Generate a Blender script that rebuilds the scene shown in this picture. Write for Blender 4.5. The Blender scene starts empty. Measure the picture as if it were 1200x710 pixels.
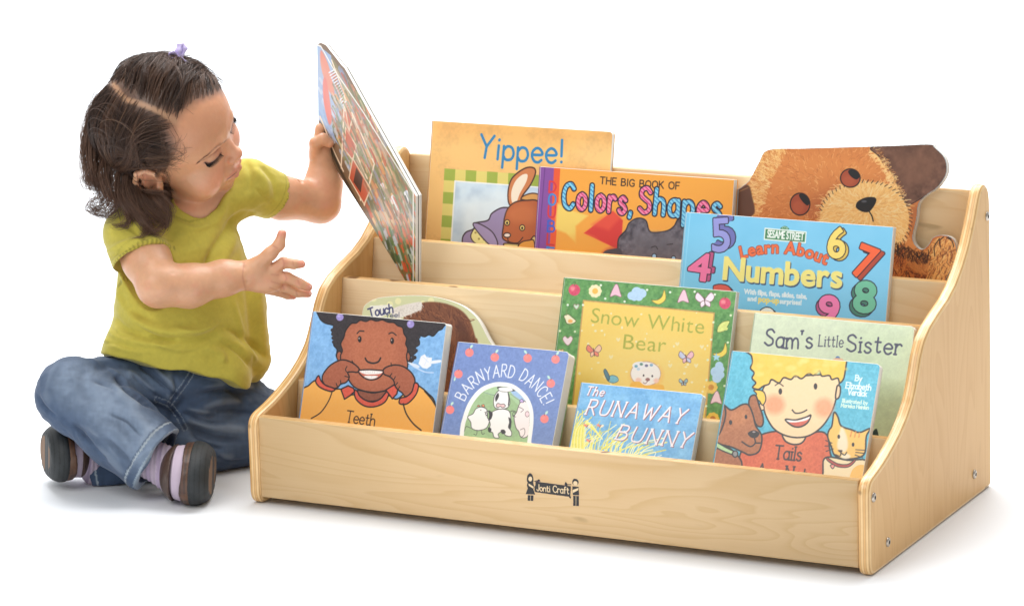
import bpy, bmesh, math, random
import numpy as np
from mathutils import Vector, Matrix
rng = np.random.default_rng(7); random.seed(7)
SC = bpy.context.scene; COL = SC.collection
# ------------------------------------------------------------------ camera model (solved from the stand's edges)
F_PX=4003.437; CX,CY,CZ=2.0222,-3.2389,1.0763; YAW,PITCH,ROLL=.4554,-.1557,-.0208; PPX,PPY=684.1,96.79
_f=np.array([-math.sin(YAW)*math.cos(PITCH),math.cos(YAW)*math.cos(PITCH),math.sin(PITCH)])
_r=np.array([math.cos(YAW),math.sin(YAW),0.]); _u=np.cross(_r,_f)
RV=math.cos(ROLL)*_r+math.sin(ROLL)*_u; UV=-math.sin(ROLL)*_r+math.cos(ROLL)*_u; FV=_f
C0=np.array([CX,CY,CZ])
def onp(u,v,n,d):
    """point of a surveyed feature on the plane n.x = d"""
    r=FV+RV*(u-PPX)/F_PX-UV*(v-PPY)/F_PX; n=np.array(n,float)
    return C0+r*((d-n@C0)/(n@r))
# ------------------------------------------------------------------ helpers
def link(o,parent=None):
    COL.objects.link(o)
    if parent is not None: o.parent=parent
    return o
def empty(name,loc,label,cat,group=None):
    o=bpy.data.objects.new(name,None); link(o); o.location=loc; o.empty_display_size=.02
    o['label']=label; o['category']=cat
    if group: o['group']=group
    return o
def mesh(name,verts,faces,mats,parent=None,origin=None,smooth=False,fmat=None,colors=None,loops=None):
    """one mesh object; verts in world metres, stored relative to origin (the parent's location)"""
    v=np.asarray(verts,float)
    org=np.array(parent_loc(parent)) if origin is None else np.array(origin)
    me=bpy.data.meshes.new(name)
    if loops is None and isinstance(faces,np.ndarray):
        n,k=faces.shape
        me.vertices.add(len(v)); me.vertices.foreach_set('co',(v-org).astype(np.float32).ravel())
        me.loops.add(n*k); me.loops.foreach_set('vertex_index',faces.astype(np.int32).ravel())
        me.polygons.add(n); me.polygons.foreach_set('loop_start',np.arange(0,n*k,k,dtype=np.int32))
        me.update(calc_edges=True)
    else:
        me.from_pydata([tuple(p) for p in (v-org)],[],[tuple(int(i) for i in f) for f in faces])
    if not isinstance(mats,(list,tuple)): mats=[mats]
    for m in mats: me.materials.append(m)
    if fmat is not None: me.polygons.foreach_set('material_index',np.asarray(fmat,np.int32))
    if smooth is True: me.polygons.foreach_set('use_smooth',np.ones(len(me.polygons),bool))
    elif smooth is not False: me.polygons.foreach_set('use_smooth',np.asarray(smooth,bool))
    if colors is not None:
        c=np.ones((len(v),4),np.float32); c[:,:3]=colors
        a=me.color_attributes.new('Col','FLOAT_COLOR','POINT'); a.data.foreach_set('color',c.ravel())
    me.validate(); me.update()
    o=bpy.data.objects.new(name,me); link(o,parent)
    if parent is None: o.location=org
    return o
def parent_loc(p):
    l=np.zeros(3)
    while p is not None:
        l=l+np.array(p.location); p=p.parent
    return l
def join(parts):
    """[(verts,faces(list),matindex)] -> verts, faces, fmat"""
    V=[];F=[];M=[];n=0
    for v,f,m in parts:
        V.append(np.asarray(v,float)); F+= [tuple(int(i)+n for i in q) for q in f]; M+=[m]*len(f); n+=len(v)
    return np.vstack(V),F,M
def srgb(*c):
    c=np.array(c,float)/255.
    return np.where(c<=.04045,c/12.92,((c+.055)/1.055)**2.4)
def hexc(s): return srgb(int(s[0:2],16),int(s[2:4],16),int(s[4:6],16))
def nodemat(name):
    m=bpy.data.materials.new(name); m.use_nodes=True; nt=m.node_tree
    b=nt.nodes['Principled BSDF']
    return m,nt,b
def N(nt,t,**k):
    n=nt.nodes.new(t)
    for a,v in k.items():
        if a.startswith('i_'):
            key=a[2:].replace('_',' ')
            n.inputs[key].default_value=v
        else: setattr(n,a,v)
    return n
def L(nt,a,b): nt.links.new(a,b)
def ramp(nt,stops,interp='LINEAR'):
    n=nt.nodes.new('ShaderNodeValToRGB'); cr=n.color_ramp; cr.interpolation=interp
    while len(cr.elements)<len(stops): cr.elements.new(.5)
    for e,(p,c) in zip(cr.elements,stops): e.position=p; e.color=(*c,1)
    return n
# ---- numpy value noise
def _hash(i,j,k,s):
    h=(i.astype(np.int64)*374761393+j.astype(np.int64)*668265263+k.astype(np.int64)*2147483647+s*1274126177)&0xffffffff
    h=((h^(h>>13))*1274126177)&0xffffffff; h=h^(h>>16)
    return (h&0xffff)/65535.
def noise3(P,s=0):
    P=np.asarray(P,float); i=np.floor(P).astype(np.int64); f=P-i; f=f*f*(3-2*f); r=0
    for a in (0,1):
        for b in (0,1):
            for c in (0,1):
                w=(f[...,0] if a else 1-f[...,0])*(f[...,1] if b else 1-f[...,1])*(f[...,2] if c else 1-f[...,2])
                r=r+w*_hash(i[...,0]+a,i[...,1]+b,i[...,2]+c,s)
    return r*2-1
def fbm(P,o=3,s=0):
    r=0;a=1;P=np.asarray(P,float)
    for q in range(o): r=r+a*noise3(P*2**q,s+q); a*=.5
    return r
# ------------------------------------------------------------------ materials
def wood_mat(name,light,dark,scale=1.,horizontal=True,rough=.38,axis=0,seed=0.,fleck=.7):
    """maple veneer: long soft cathedral figure along the grain, faint flecks"""
    m,nt,b=nodemat(name)
    tc=N(nt,'ShaderNodeTexCoord'); mp=N(nt,'ShaderNodeMapping')
    s=[1.0,9.,9.] if axis==0 else ([9.,9.,1.3] if axis==2 else [9.,1.2,9.])
    mp.inputs['Scale'].default_value=[q*scale for q in s]; mp.inputs['Location'].default_value=(seed,seed*1.7,seed*.6)
    L(nt,tc.outputs['Object'],mp.inputs['Vector'])
    n1=N(nt,'ShaderNodeTexNoise'); n1.inputs['Scale'].default_value=1.6; n1.inputs['Detail'].default_value=2; n1.inputs['Distortion'].default_value=.8
    L(nt,mp.outputs[0],n1.inputs['Vector'])
    mul=N(nt,'ShaderNodeMath',operation='MULTIPLY'); mul.inputs[1].default_value=13.; L(nt,n1.outputs['Fac'],mul.inputs[0])
    fr=N(nt,'ShaderNodeMath',operation='FRACT'); L(nt,mul.outputs[0],fr.inputs[0])
    rg=ramp(nt,[(0,(.0,)*3),(.55,(.22,)*3),(.92,(.9,)*3),(1.,(.05,)*3)]); L(nt,fr.outputs[0],rg.inputs[0])
    mp2=N(nt,'ShaderNodeMapping'); mp2.inputs['Scale'].default_value=[{0:(6,150,150),2:(150,150,6),1:(150,6,150)}[axis][q] for q in range(3)]
    L(nt,tc.outputs['Object'],mp2.inputs['Vector'])
    n2=N(nt,'ShaderNodeTexNoise'); n2.inputs['Scale'].default_value=3.; n2.inputs['Detail'].default_value=3; L(nt,mp2.outputs[0],n2.inputs['Vector'])
    n3=N(nt,'ShaderNodeTexNoise'); n3.inputs['Scale'].default_value=7.; n3.inputs['Detail'].default_value=2; L(nt,tc.outputs['Object'],n3.inputs['Vector'])
    a=N(nt,'ShaderNodeMath',operation='MULTIPLY_ADD'); a.inputs[1].default_value=.5; L(nt,rg.outputs[0],a.inputs[0])
    a2=N(nt,'ShaderNodeMath',operation='MULTIPLY'); a2.inputs[1].default_value=.28; L(nt,n2.outputs['Fac'],a2.inputs[0]); L(nt,a2.outputs[0],a.inputs[2])
    a3=N(nt,'ShaderNodeMath',operation='MULTIPLY_ADD'); a3.inputs[1].default_value=.45; L(nt,n3.outputs['Fac'],a3.inputs[0]); L(nt,a.outputs[0],a3.inputs[2])
    a4=N(nt,'ShaderNodeMath',operation='SUBTRACT',use_clamp=True); a4.inputs[1].default_value=.18; L(nt,a3.outputs[0],a4.inputs[0])
    mx=N(nt,'ShaderNodeMix',data_type='RGBA'); mx.inputs['A'].default_value=(*light,1); mx.inputs['B'].default_value=(*dark,1)
    L(nt,a4.outputs[0],mx.inputs['Factor'])
    # sparse mineral flecks, elongated along the grain
    mp3=N(nt,'ShaderNodeMapping'); mp3.inputs['Scale'].default_value=[{0:(14,60,60),2:(60,60,14),1:(60,14,60)}[axis][q] for q in range(3)]; mp3.inputs['Location'].default_value=(seed*3,seed,2)
    L(nt,tc.outputs['Object'],mp3.inputs['Vector'])
    n4=N(nt,'ShaderNodeTexNoise'); n4.inputs['Scale'].default_value=1.; n4.inputs['Detail'].default_value=1; L(nt,mp3.outputs[0],n4.inputs['Vector'])
    fl=ramp(nt,[(.0,(0,0,0)),(.735,(0,0,0)),(.80,(fleck,)*3)]); L(nt,n4.outputs['Fac'],fl.inputs[0])
    mx2=N(nt,'ShaderNodeMix',data_type='RGBA'); mx2.inputs['B'].default_value=(*(np.array(dark)*.62),1)
    L(nt,fl.outputs[0],mx2.inputs['Factor']); L(nt,mx.outputs['Result'],mx2.inputs['A'])
    L(nt,mx2.outputs['Result'],b.inputs['Base Color'])
    b.inputs['Roughness'].default_value=rough; b.inputs['Coat Weight'].default_value=.1; b.inputs['Coat Roughness'].default_value=.3; b.inputs['Specular IOR Level'].default_value=.3
    bp=N(nt,'ShaderNodeBump'); bp.inputs['Strength'].default_value=.08; bp.inputs['Distance'].default_value=.0006
    L(nt,n2.outputs['Fac'],bp.inputs['Height']); L(nt,bp.outputs[0],b.inputs['Normal'])
    return m
MAPLE_L=hexc('E3C497'); MAPLE_D=hexc('D1AC77')
M_WOOD=wood_mat('maple_veneer',MAPLE_L,MAPLE_D,axis=0,seed=.31)
M_WOOD2=wood_mat('maple_veneer_shaded',hexc('DFB478'),hexc('D1A062'),axis=2,seed=1.7,rough=.5,fleck=.25)  # same maple, darkened in colour for the shaded side panels
M_WOOD3=wood_mat('maple_veneer_lit',hexc('F3DCB6'),hexc('E6C898'),axis=0,seed=2.4)  # same maple, lightened in colour for the brighter-lit dividers and back
def ply_mat(name,T,ax=0,soft=1.):
    """edge of the plywood: glued layers seen end-on, coordinate 'ax' runs through the thickness T"""
    m,nt,b=nodemat(name)
    tc=N(nt,'ShaderNodeTexCoord'); sp=N(nt,'ShaderNodeSeparateXYZ')
    nz=N(nt,'ShaderNodeTexNoise'); nz.inputs['Scale'].default_value=14.; nz.inputs['Detail'].default_value=3
    L(nt,tc.outputs['Object'],nz.inputs['Vector']); L(nt,tc.outputs['Object'],sp.inputs[0])
    ma=N(nt,'ShaderNodeMath',operation='MULTIPLY_ADD'); ma.inputs[1].default_value=.0011; L(nt,nz.outputs['Fac'],ma.inputs[0]); L(nt,sp.outputs[ax],ma.inputs[2])
    d=N(nt,'ShaderNodeMath',operation='DIVIDE'); d.inputs[1].default_value=T; L(nt,ma.outputs[0],d.inputs[0])
    w=hexc('EFCB92'); k=hexc('B98750'); q=hexc('E0B274')
    st=[(0,w),(.10,w),(.13,k),(.2,q),(.3,q),(.33,k),(.36,w),(.5,w),(.53,k),(.56,q),(.7,q),(.73,k),(.77,w),(.9,w),(.93,k),(1,w)]
    rp=ramp(nt,st); L(nt,d.outputs[0],rp.inputs[0])
    n2=N(nt,'ShaderNodeTexNoise'); n2.inputs['Scale'].default_value=55.; n2.inputs['Detail'].default_value=4; L(nt,tc.outputs['Object'],n2.inputs['Vector'])
    r2=ramp(nt,[(.3,(.88,.84,.78)),(.62,(1,1,1))]); L(nt,n2.outputs['Fac'],r2.inputs[0])
    # dark core voids, few and short
    n4=N(nt,'ShaderNodeTexNoise'); n4.inputs['Scale'].default_value=38.; n4.inputs['Detail'].default_value=0; L(nt,tc.outputs['Object'],n4.inputs['Vector'])
    r4=ramp(nt,[(.0,(1,1,1)),(.76,(1,1,1)),(.80,(.28,.2,.13))]); L(nt,n4.outputs['Fac'],r4.inputs[0])
    mx=N(nt,'ShaderNodeMix',data_type='RGBA',blend_type='MULTIPLY'); mx.inputs['Factor'].default_value=1
    L(nt,rp.outputs[0],mx.inputs['A']); L(nt,r2.outputs[0],mx.inputs['B'])
    mx2=N(nt,'ShaderNodeMix',data_type='RGBA',blend_type='MULTIPLY'); mx2.inputs['Factor'].default_value=1
    L(nt,mx.outputs['Result'],mx2.inputs['A']); L(nt,r4.outputs[0],mx2.inputs['B'])
    L(nt,mx2.outputs['Result'],b.inputs['Base Color']); b.inputs['Roughness'].default_value=.35; b.inputs['Coat Weight'].default_value=.2
    return m
def plain(name,c,rough=.5,metal=0.,coat=0.,bump=0.,bscale=300.,var=0.):
    m,nt,b=nodemat(name); b.inputs['Roughness'].default_value=rough; b.inputs['Metallic'].default_value=metal; b.inputs['Coat Weight'].default_value=coat
    tc=N(nt,'ShaderNodeTexCoord'); n=N(nt,'ShaderNodeTexNoise'); n.inputs['Scale'].default_value=bscale; n.inputs['Detail'].default_value=3; L(nt,tc.outputs['Object'],n.inputs['Vector'])
    c=np.array(c,float); rp=ramp(nt,[(.3,tuple(np.clip(c*(1-var),0,1))),(.7,tuple(np.clip(c*(1+var),0,1)))]); L(nt,n.outputs['Fac'],rp.inputs[0]); L(nt,rp.outputs[0],b.inputs['Base Color'])
    if bump:
        bp=N(nt,'ShaderNodeBump'); bp.inputs['Strength'].default_value=bump; bp.inputs['Distance'].default_value=.001; L(nt,n.outputs['Fac'],bp.inputs['Height']); L(nt,bp.outputs[0],b.inputs['Normal'])
    return m
def attr_mat(name,rough=.35,coat=.0,bump=0.,bscale=600.,sss=0.,sheen=0.):
    m,nt,b=nodemat(name); a=N(nt,'ShaderNodeAttribute'); a.attribute_name='Col'
    L(nt,a.outputs['Color'],b.inputs['Base Color']); b.inputs['Roughness'].default_value=rough; b.inputs['Coat Weight'].default_value=coat; b.inputs['Coat Roughness'].default_value=.15
    if sss: b.inputs['Subsurface Weight'].default_value=sss; b.inputs['Subsurface Radius'].default_value=(.009,.0035,.0018); b.inputs['Subsurface Scale'].default_value=.6
    if sheen: b.inputs['Sheen Weight'].default_value=sheen; b.inputs['Sheen Roughness'].default_value=.4
    if bump:
        tc=N(nt,'ShaderNodeTexCoord'); n=N(nt,'ShaderNodeTexNoise'); n.inputs['Scale'].default_value=bscale; n.inputs['Detail'].default_value=2; L(nt,tc.outputs['Object'],n.inputs['Vector'])
        bp=N(nt,'ShaderNodeBump'); bp.inputs['Strength'].default_value=bump; bp.inputs['Distance'].default_value=.0005; L(nt,n.outputs['Fac'],bp.inputs['Height']); L(nt,bp.outputs[0],b.inputs['Normal'])
    return m
M_PRINT=attr_mat('printed_cover',rough=.38,coat=.25)
M_PAGES=None
def pages_mat():
    m,nt,b=nodemat('page_edges'); tc=N(nt,'ShaderNodeTexCoord'); 
    w=N(nt,'ShaderNodeTexWave',bands_direction='Y'); w.inputs['Scale'].default_value=150.; w.inputs['Distortion'].default_value=.6; L(nt,tc.outputs['Object'],w.inputs['Vector'])
    rp=ramp(nt,[(0,tuple(hexc('C9C2B4'))),(.5,tuple(hexc('EDE8DC')))]); L(nt,w.outputs['Fac'],rp.inputs[0]); L(nt,rp.outputs[0],b.inputs['Base Color']); b.inputs['Roughness'].default_value=.7
    return m
M_PAGES=pages_mat()
M_BOARD=plain('book_board',hexc('EDEAE2'),rough=.45,var=.03,bscale=80)
M_METAL=plain('bolt_metal',hexc('B9AFA2'),rough=.28,metal=1.,var=.08,bscale=90)
M_DARK=plain('dark_recess',hexc('3A332C'),rough=.6)
# ------------------------------------------------------------------ setting
def build_floor():
    # white studio sweep: floor running up into a wall far behind
    prof=[(-4.2,0)]+[(y,0) for y in np.linspace(-4,3,8)]
    R=1.5; prof+=[(3+R*math.sin(a),R-R*math.cos(a)) for a in np.linspace(.1,math.pi/2,12)]+[(4.5,3.2),(4.5,5.)]
    xs=np.linspace(-5,5,12); V=[(x,y,z) for (y,z) in prof for x in xs]
    # turn the sweep to face the camera
    ca,sa=math.cos(YAW),math.sin(YAW); V=[(x*ca-y*sa+.1,x*sa+y*ca,z) for x,y,z in V]
    n=len(xs); F=np.array([(i*n+j,i*n+j+1,(i+1)*n+j+1,(i+1)*n+j) for i in range(len(prof)-1) for j in range(n-1)])
    m=plain('white_sweep',(.85,.875,.905),rough=.75,var=.004,bscale=3)
    o=mesh('studio_floor',V,F,m,smooth=True); o['kind']='structure'
build_floor()
# ------------------------------------------------------------------ the display stand
W=.76; T=.0141; D=.3825; ZB=.0225     # ZB: top of the bottom board
TILT=.15
profile=[(-.003,.012),(-.003,.035),(-.0035,.072),(-.004,.092),(-.001,.1005),(.006,.1055),(.019,.1085),(.035,.1125),(.052,.1180),(.0707,.1252),(.0905,.1340),(.1112,.1463),(.128,.1603),(.1375,.174),(.145,.188),(.1535,.2045),(.1655,.2192),(.1847,.2303),(.2118,.2396),(.2419,.2485),(.2669,.2602),(.2894,.2765),(.3093,.2950),(.3266,.3180),(.3375,.336),(.3445,.3475),(.351,.3535),(.359,.3562),(.368,.3545),(.3745,.349),(.3785,.340),(.380,.330),(D,.17),(D,.003),(D-.003,0),(.009,0),(.001,.003)]
def densify(P,n):
    P=np.array(P,float); Q=np.vstack([P,P[:1]]); seg=np.linalg.norm(np.diff(Q,axis=0),axis=1); s=np.r_[0,np.cumsum(seg)]
    t=np.linspace(0,s[-1],n,endpoint=False); R=np.c_[np.interp(t,s,Q[:,0]),np.interp(t,s,Q[:,1])]
    for _ in range(2): R=.25*np.roll(R,1,0)+.5*R+.25*np.roll(R,-1,0)
    return R
PF=densify(profile,420)
def inset(P,d):
    t=np.roll(P,-1,0)-np.roll(P,1,0); t/=np.linalg.norm(t,axis=1)[:,None]+1e-12; nrm=np.c_[t[:,1],-t[:,0]]
    A=.5*np.sum(P[:,0]*np.roll(P[:,1],-1)-np.roll(P[:,0],-1)*P[:,1])
    return P-np.sign(A)*nrm*d
STAND=empty('book_display_stand',(W/2,D/2,0),'low pale maple four-tier book display stand with curved sides and picture books on it','book stand')
M_PLYX=ply_mat('plywood_edge_sides',T,0); M_PLYY=ply_mat('plywood_edge_shelves',.0115,1)
def side_panel(x0):
    """curved plywood side, origin on its inner-left face so that the ply layers run through x"""
    r=.0042; rings=[]
    for a in np.linspace(0,math.pi/2,6): rings.append((r-r*math.sin(a),r-r*math.cos(a)))   # (x offset, inset)
    rings=[(x,i) for (i,x) in [(r-r*math.sin(a),r-r*math.cos(a)) for a in np.linspace(0,math.pi/2,6)]]
    seq=[(x,i) for x,i in rings]+[(T-x,i) for x,i in rings[::-1]]
    n=len(PF); V=[];F=[];M=[];S=[]
    for x,i in seq:
        Q=inset(PF,i); V+= [(x0+x,q[0],q[1]) for q in Q]
    for k in range(len(seq)-1):
        for j in range(n):
            F.append((k*n+j,k*n+(j+1)%n,(k+1)*n+(j+1)%n,(k+1)*n+j)); M.append(1); S.append(True)
    F.append(tuple(range(n))[::-1]); M.append(0); S.append(False)
    F.append(tuple((len(seq)-1)*n+j for j in range(n))); M.append(0); S.append(False)
    o=mesh('side_panel',V,F,[M_WOOD2,M_PLYX],origin=(x0,0,0),fmat=M,smooth=S)
    o.parent=STAND; o.location=Vector((x0,0,0))-STAND.location
    return o
PANL=side_panel(0.); PANR=side_panel(W-T)
def board(name,quad,x0,x1,mat=M_WOOD,bev=.0016,edge=None,ex=None):
    """quad: four (y,z) corners: front-bottom, front-top, back-top, back-bottom; with eased edges and a plywood top edge"""
    Q=np.array(quad,float); n=Q.shape[0]; P=[]
    for i in range(n):
        a=Q[i-1]-Q[i]; b=Q[(i+1)%n]-Q[i]; a/=np.linalg.norm(a); b/=np.linalg.norm(b)
        for t in np.linspace(0,1,4): 
            p0=Q[i]+a*bev; p2=Q[i]+b*bev; P.append((1-t)**2*p0+2*t*(1-t)*Q[i]+t*t*p2)
    P=np.array(P); m=len(P); org=np.array([x0,Q[1][0],0])
    xs=[x0+.0003,x1-.0003]; V=[(x,p[0],p[1]) for x in xs for p in P]; F=[];M=[];S=[]
    for j in range(m):
        k=(j+1)%m; F.append((j,k,m+k,m+j)); c=P[j]+P[k]; mid=c/2
        top=(mid[1]>Q[:,1].max()-.45*bev) ; bot=(mid[1]<Q[:,1].min()+.45*bev)
        M.append(1 if (top or bot) else 0); S.append(True)
    F.append(tuple(range(m))[::-1]); F.append(tuple(m+j for j in range(m))); M+=[0,0]; S+=[False,False]
    o=mesh(name,V,F,[mat,edge or M_PLYY],origin=org,fmat=M,smooth=S)
    o.parent=STAND; o.location=Vector(org)-STAND.location
    me=o.data
    return o
xa,xb=T,W-T; tb=.0115
FRONT=board('front_board',[(0,.009),(0,.1036),(tb,.1036),(tb,.009)],xa,xb)
BOTTOM=board('bottom_board',[(tb+.0005,.011),(tb+.0005,ZB),(D-.014,ZB),(D-.014,.011)],xa,xb,M_WOOD3)
DIV=[(.090,.1265),(.1998,.2253),(.2770,.2590)]     # top front edge of each divider
def divider(y,z,mat):
    k=TILT; zb=ZB+.0006
    return board('divider',[(y-k*(z-zb),zb),(y,z),(y+tb*.9,z),(y+tb*.9-k*(z-zb),zb)],xa,xb,mat)
for i,(y,z) in enumerate(DIV): divider(y,z,M_WOOD3)
BACK=board('back_panel',[(.3712,.009),(.3712,.3446),(.3815,.3446),(.3815,.009)],xa,xb,M_WOOD3)
def bolt(y,z,side):
    X=W if side>0 else 0.; s=side; R=.0052; V=[];F=[];M=[]; n=28
    prof=[(R,0),(R,.0006),(R*.9,.0015),(R*.62,.0021),(R*.40,.0022),(R*.38,.0009),(0,.0009)]
    for r,h in prof[:-1]:
        for a in range(n): V.append((X+s*(h+.00005),y+r*math.cos(2*math.pi*a/n),z+r*math.sin(2*math.pi*a/n)))
    V.append((X+s*.0009,y,z)); L_=len(prof)-1
    for k in range(L_-1):
        for a in range(n): F.append((k*n+a,k*n+(a+1)%n,(k+1)*n+(a+1)%n,(k+1)*n+a)); M.append(1 if k==L_-2 else 0)
    for a in range(n): F.append(((L_-1)*n+a,(L_-1)*n+(a+1)%n,len(V)-1)); M.append(1)
    p=PANR if side>0 else PANL
    mesh('bolt',V,F,[M_METAL,M_DARK],parent=p,fmat=M,smooth=True)
for (y,z) in [(.0079,.0852),(.049,.0254),(.323,.029),(.3684,.3179)]:
    bolt(y,z,1); bolt(y,z,-1)
# ------------------------------------------------------------------ painting printed covers (colour attribute on a fine cover grid)
def catmull(P,closed,n=6):
    P=np.array(P,float); m=len(P)
    if m<3: return P
    out=[]
    rng_=range(m) if closed else range(m-1)
    for i in rng_:
        p0=P[(i-1)%m] if (closed or i>0) else P[0]; p1=P[i]; p2=P[(i+1)%m]; p3=P[(i+2)%m] if (closed or i+2<m) else P[-1]
        for t in np.arange(n)/n:
            out.append(.5*((2*p1)+(-p0+p2)*t+(2*p0-5*p1+4*p2-p3)*t*t+(-p0+3*p1-3*p2+p3)*t**3))
    if not closed: out.append(P[-1])
    return np.array(out)
_G={}
def _g(ch,w,*st): _G[ch]=(w,[np.array(s,float) for s in st])
# skeleton letters: (width, strokes...) cap height 1, x-height .62; a stroke of 4+ points is drawn as a curve, corners are repeated points
_g('A',.72,[(0,0),(.36,1)],[(.36,1),(.72,0)],[(.14,.36),(.58,.36)])
_g('B',.58,[(0,0),(0,1)],[(0,1),(.4,.98),(.5,.78),(.38,.56),(0,.53)],[(0,.53),(.45,.5),(.58,.28),(.44,.03),(0,0)])
_g('C',.62,[(.62,.82),(.42,1),(.12,.88),(0,.5),(.12,.12),(.42,0),(.62,.18)])
_g('D',.66,[(0,0),(0,1)],[(0,1),(.4,.93),(.64,.55),(.45,.1),(0,0)])
_g('E',.5,[(0,0),(0,1)],[(0,1),(.5,1)],[(0,.52),(.42,.52)],[(0,0),(.5,0)])
_g('F',.5,[(0,0),(0,1)],[(0,1),(.5,1)],[(0,.52),(.42,.52)])
_g('G',.68,[(.64,.82),(.42,1),(.12,.88),(0,.5),(.12,.12),(.42,0),(.64,.14),(.66,.44)],[(.66,.44),(.4,.44)])
_g('H',.62,[(0,0),(0,1)],[(.62,0),(.62,1)],[(0,.52),(.62,.52)])
_g('I',.1,[(.05,0),(.05,1)])
_g('J',.4,[(.38,1),(.38,.2),(.2,-.02),(0,.15)])
_g('K',.58,[(0,0),(0,1)],[(.55,1),(0,.42)],[(.18,.6),(.58,0)])
_g('L',.46,[(0,1),(0,0)],[(0,0),(.46,0)])
_g('M',.8,[(0,0),(.08,1)],[(.08,1),(.4,.3)],[(.4,.3),(.72,1)],[(.72,1),(.8,0)])
_g('N',.64,[(0,0),(0,1)],[(0,1),(.64,0)],[(.64,0),(.64,1)])
_g('O',.72,[(.36,1),(.08,.85),(0,.5),(.08,.15),(.36,0),(.64,.15),(.72,.5),(.64,.85),(.36,1)])
_g('R',.6,[(0,0),(0,1)],[(0,1),(.42,.98),(.54,.76),(.4,.52),(0,.48)],[(.25,.48),(.6,0)])
_g('S',.52,[(.5,.84),(.3,1),(.06,.9),(.04,.68),(.26,.53),(.48,.4),(.5,.14),(.26,0),(0,.14)])
_g('T',.64,[(0,1),(.64,1)],[(.32,1),(.32,0)])
_g('U',.64,[(0,1),(0,.35),(.1,.06),(.32,0),(.54,.06),(.64,.35),(.64,1)])
_g('V',.66,[(0,1),(.33,0)],[(.33,0),(.66,1)])
_g('W',.95,[(0,1),(.24,0)],[(.24,0),(.47,.8)],[(.47,.8),(.71,0)],[(.71,0),(.95,1)])
_g('Y',.62,[(0,1),(.3,.5)],[(.62,1),(.3,.5)],[(.3,.5),(.26,0)])
_g('a',.48,[(.46,.45),(.34,.62),(.1,.56),(0,.3),(.1,.04),(.32,.02),(.46,.2)],[(.46,.62),(.48,0)])
_g('b',.48,[(0,1),(0,0)],[(0,.2),(.14,.02),(.38,.06),(.48,.3),(.38,.56),(.16,.6),(0,.42)])
_g('c',.42,[(.42,.5),(.24,.62),(.04,.5),(0,.3),(.06,.08),(.24,0),(.42,.1)])
_g('d',.48,[(.48,1),(.48,0)],[(.48,.2),(.34,.02),(.1,.06),(0,.3),(.1,.56),(.32,.6),(.48,.42)])
_g('e',.46,[(.02,.32),(.46,.34),(.4,.54),(.22,.62),(.04,.48),(0,.26),(.12,.04),(.3,0),(.44,.1)])
_g('f',.34,[(.36,.9),(.24,1),(.13,.9),(.12,.6),(.12,0)],[(0,.6),(.3,.6)])
_g('g',.48,[(.46,.45),(.3,.62),(.08,.54),(0,.32),(.1,.1),(.3,.08),(.46,.22)],[(.48,.6),(.48,-.15),(.3,-.32),(.04,-.24)])
_g('h',.46,[(0,1),(0,0)],[(0,.38),(.16,.6),(.36,.58),(.45,.4),(.46,0)])
_g('i',.1,[(.05,.6),(.05,0)],[(.05,.84),(.06,.86)])
_g('k',.42,[(0,1),(0,0)],[(.4,.6),(0,.24)],[(.14,.36),(.42,0)])
_g('l',.1,[(.05,1),(.05,0)])
_g('m',.74,[(0,.6),(0,0)],[(0,.38),(.14,.6),(.3,.58),(.36,.38),(.36,0)],[(.36,.38),(.5,.6),(.66,.58),(.73,.38),(.74,0)])
_g('n',.45,[(0,.6),(0,0)],[(0,.38),(.16,.6),(.36,.58),(.44,.4),(.45,0)])
_g('o',.48,[(.24,.62),(.06,.52),(0,.31),(.06,.1),(.24,0),(.42,.1),(.48,.31),(.42,.52),(.24,.62)])
_g('p',.48,[(0,.6),(0,-.34)],[(0,.2),(.14,.02),(.38,.06),(.48,.3),(.38,.56),(.16,.6),(0,.42)])
_g('r',.34,[(0,.6),(0,0)],[(0,.36),(.1,.56),(.24,.62),(.34,.54)])
_g('s',.38,[(.36,.52),(.2,.62),(.04,.52),(.08,.38),(.28,.28),(.38,.14),(.26,0),(.1,0),(0,.1)])
_g('t',.34,[(.14,.88),(.14,.14),(.24,0),(.34,.06)],[(0,.62),(.32,.62)])
_g('u',.45,[(0,.6),(0,.2),(.12,0),(.3,.02),(.44,.2)],[(.45,.6),(.46,0)])
_g('v',.44,[(0,.6),(.22,0)],[(.22,0),(.44,.6)])
_g('w',.66,[(0,.6),(.17,0)],[(.17,0),(.33,.5)],[(.33,.5),(.49,0)],[(.49,0),(.66,.6)])
_g('y',.44,[(0,.6),(.22,.02)],[(.44,.6),(.1,-.32)])
_g('x',.4,[(0,.6),(.4,0)],[(.4,.6),(0,0)])
_g('z',.4,[(0,.6),(.4,.6)],[(.4,.6),(0,0)],[(0,0),(.4,0)])
_g('!',.1,[(.05,1),(.05,.3)],[(.05,.04),(.06,.05)])
_g("'",.08,[(.04,1),(.02,.8)]); _g('.',.08,[(.04,.02),(.05,.03)]); _g(',',.08,[(.05,.04),(0,-.14)])
_g('?',.42,[(0,.84),(.2,1),(.42,.84),(.36,.6),(.2,.46),(.2,.28)],[(.2,.03),(.21,.04)])
_FC={}
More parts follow.
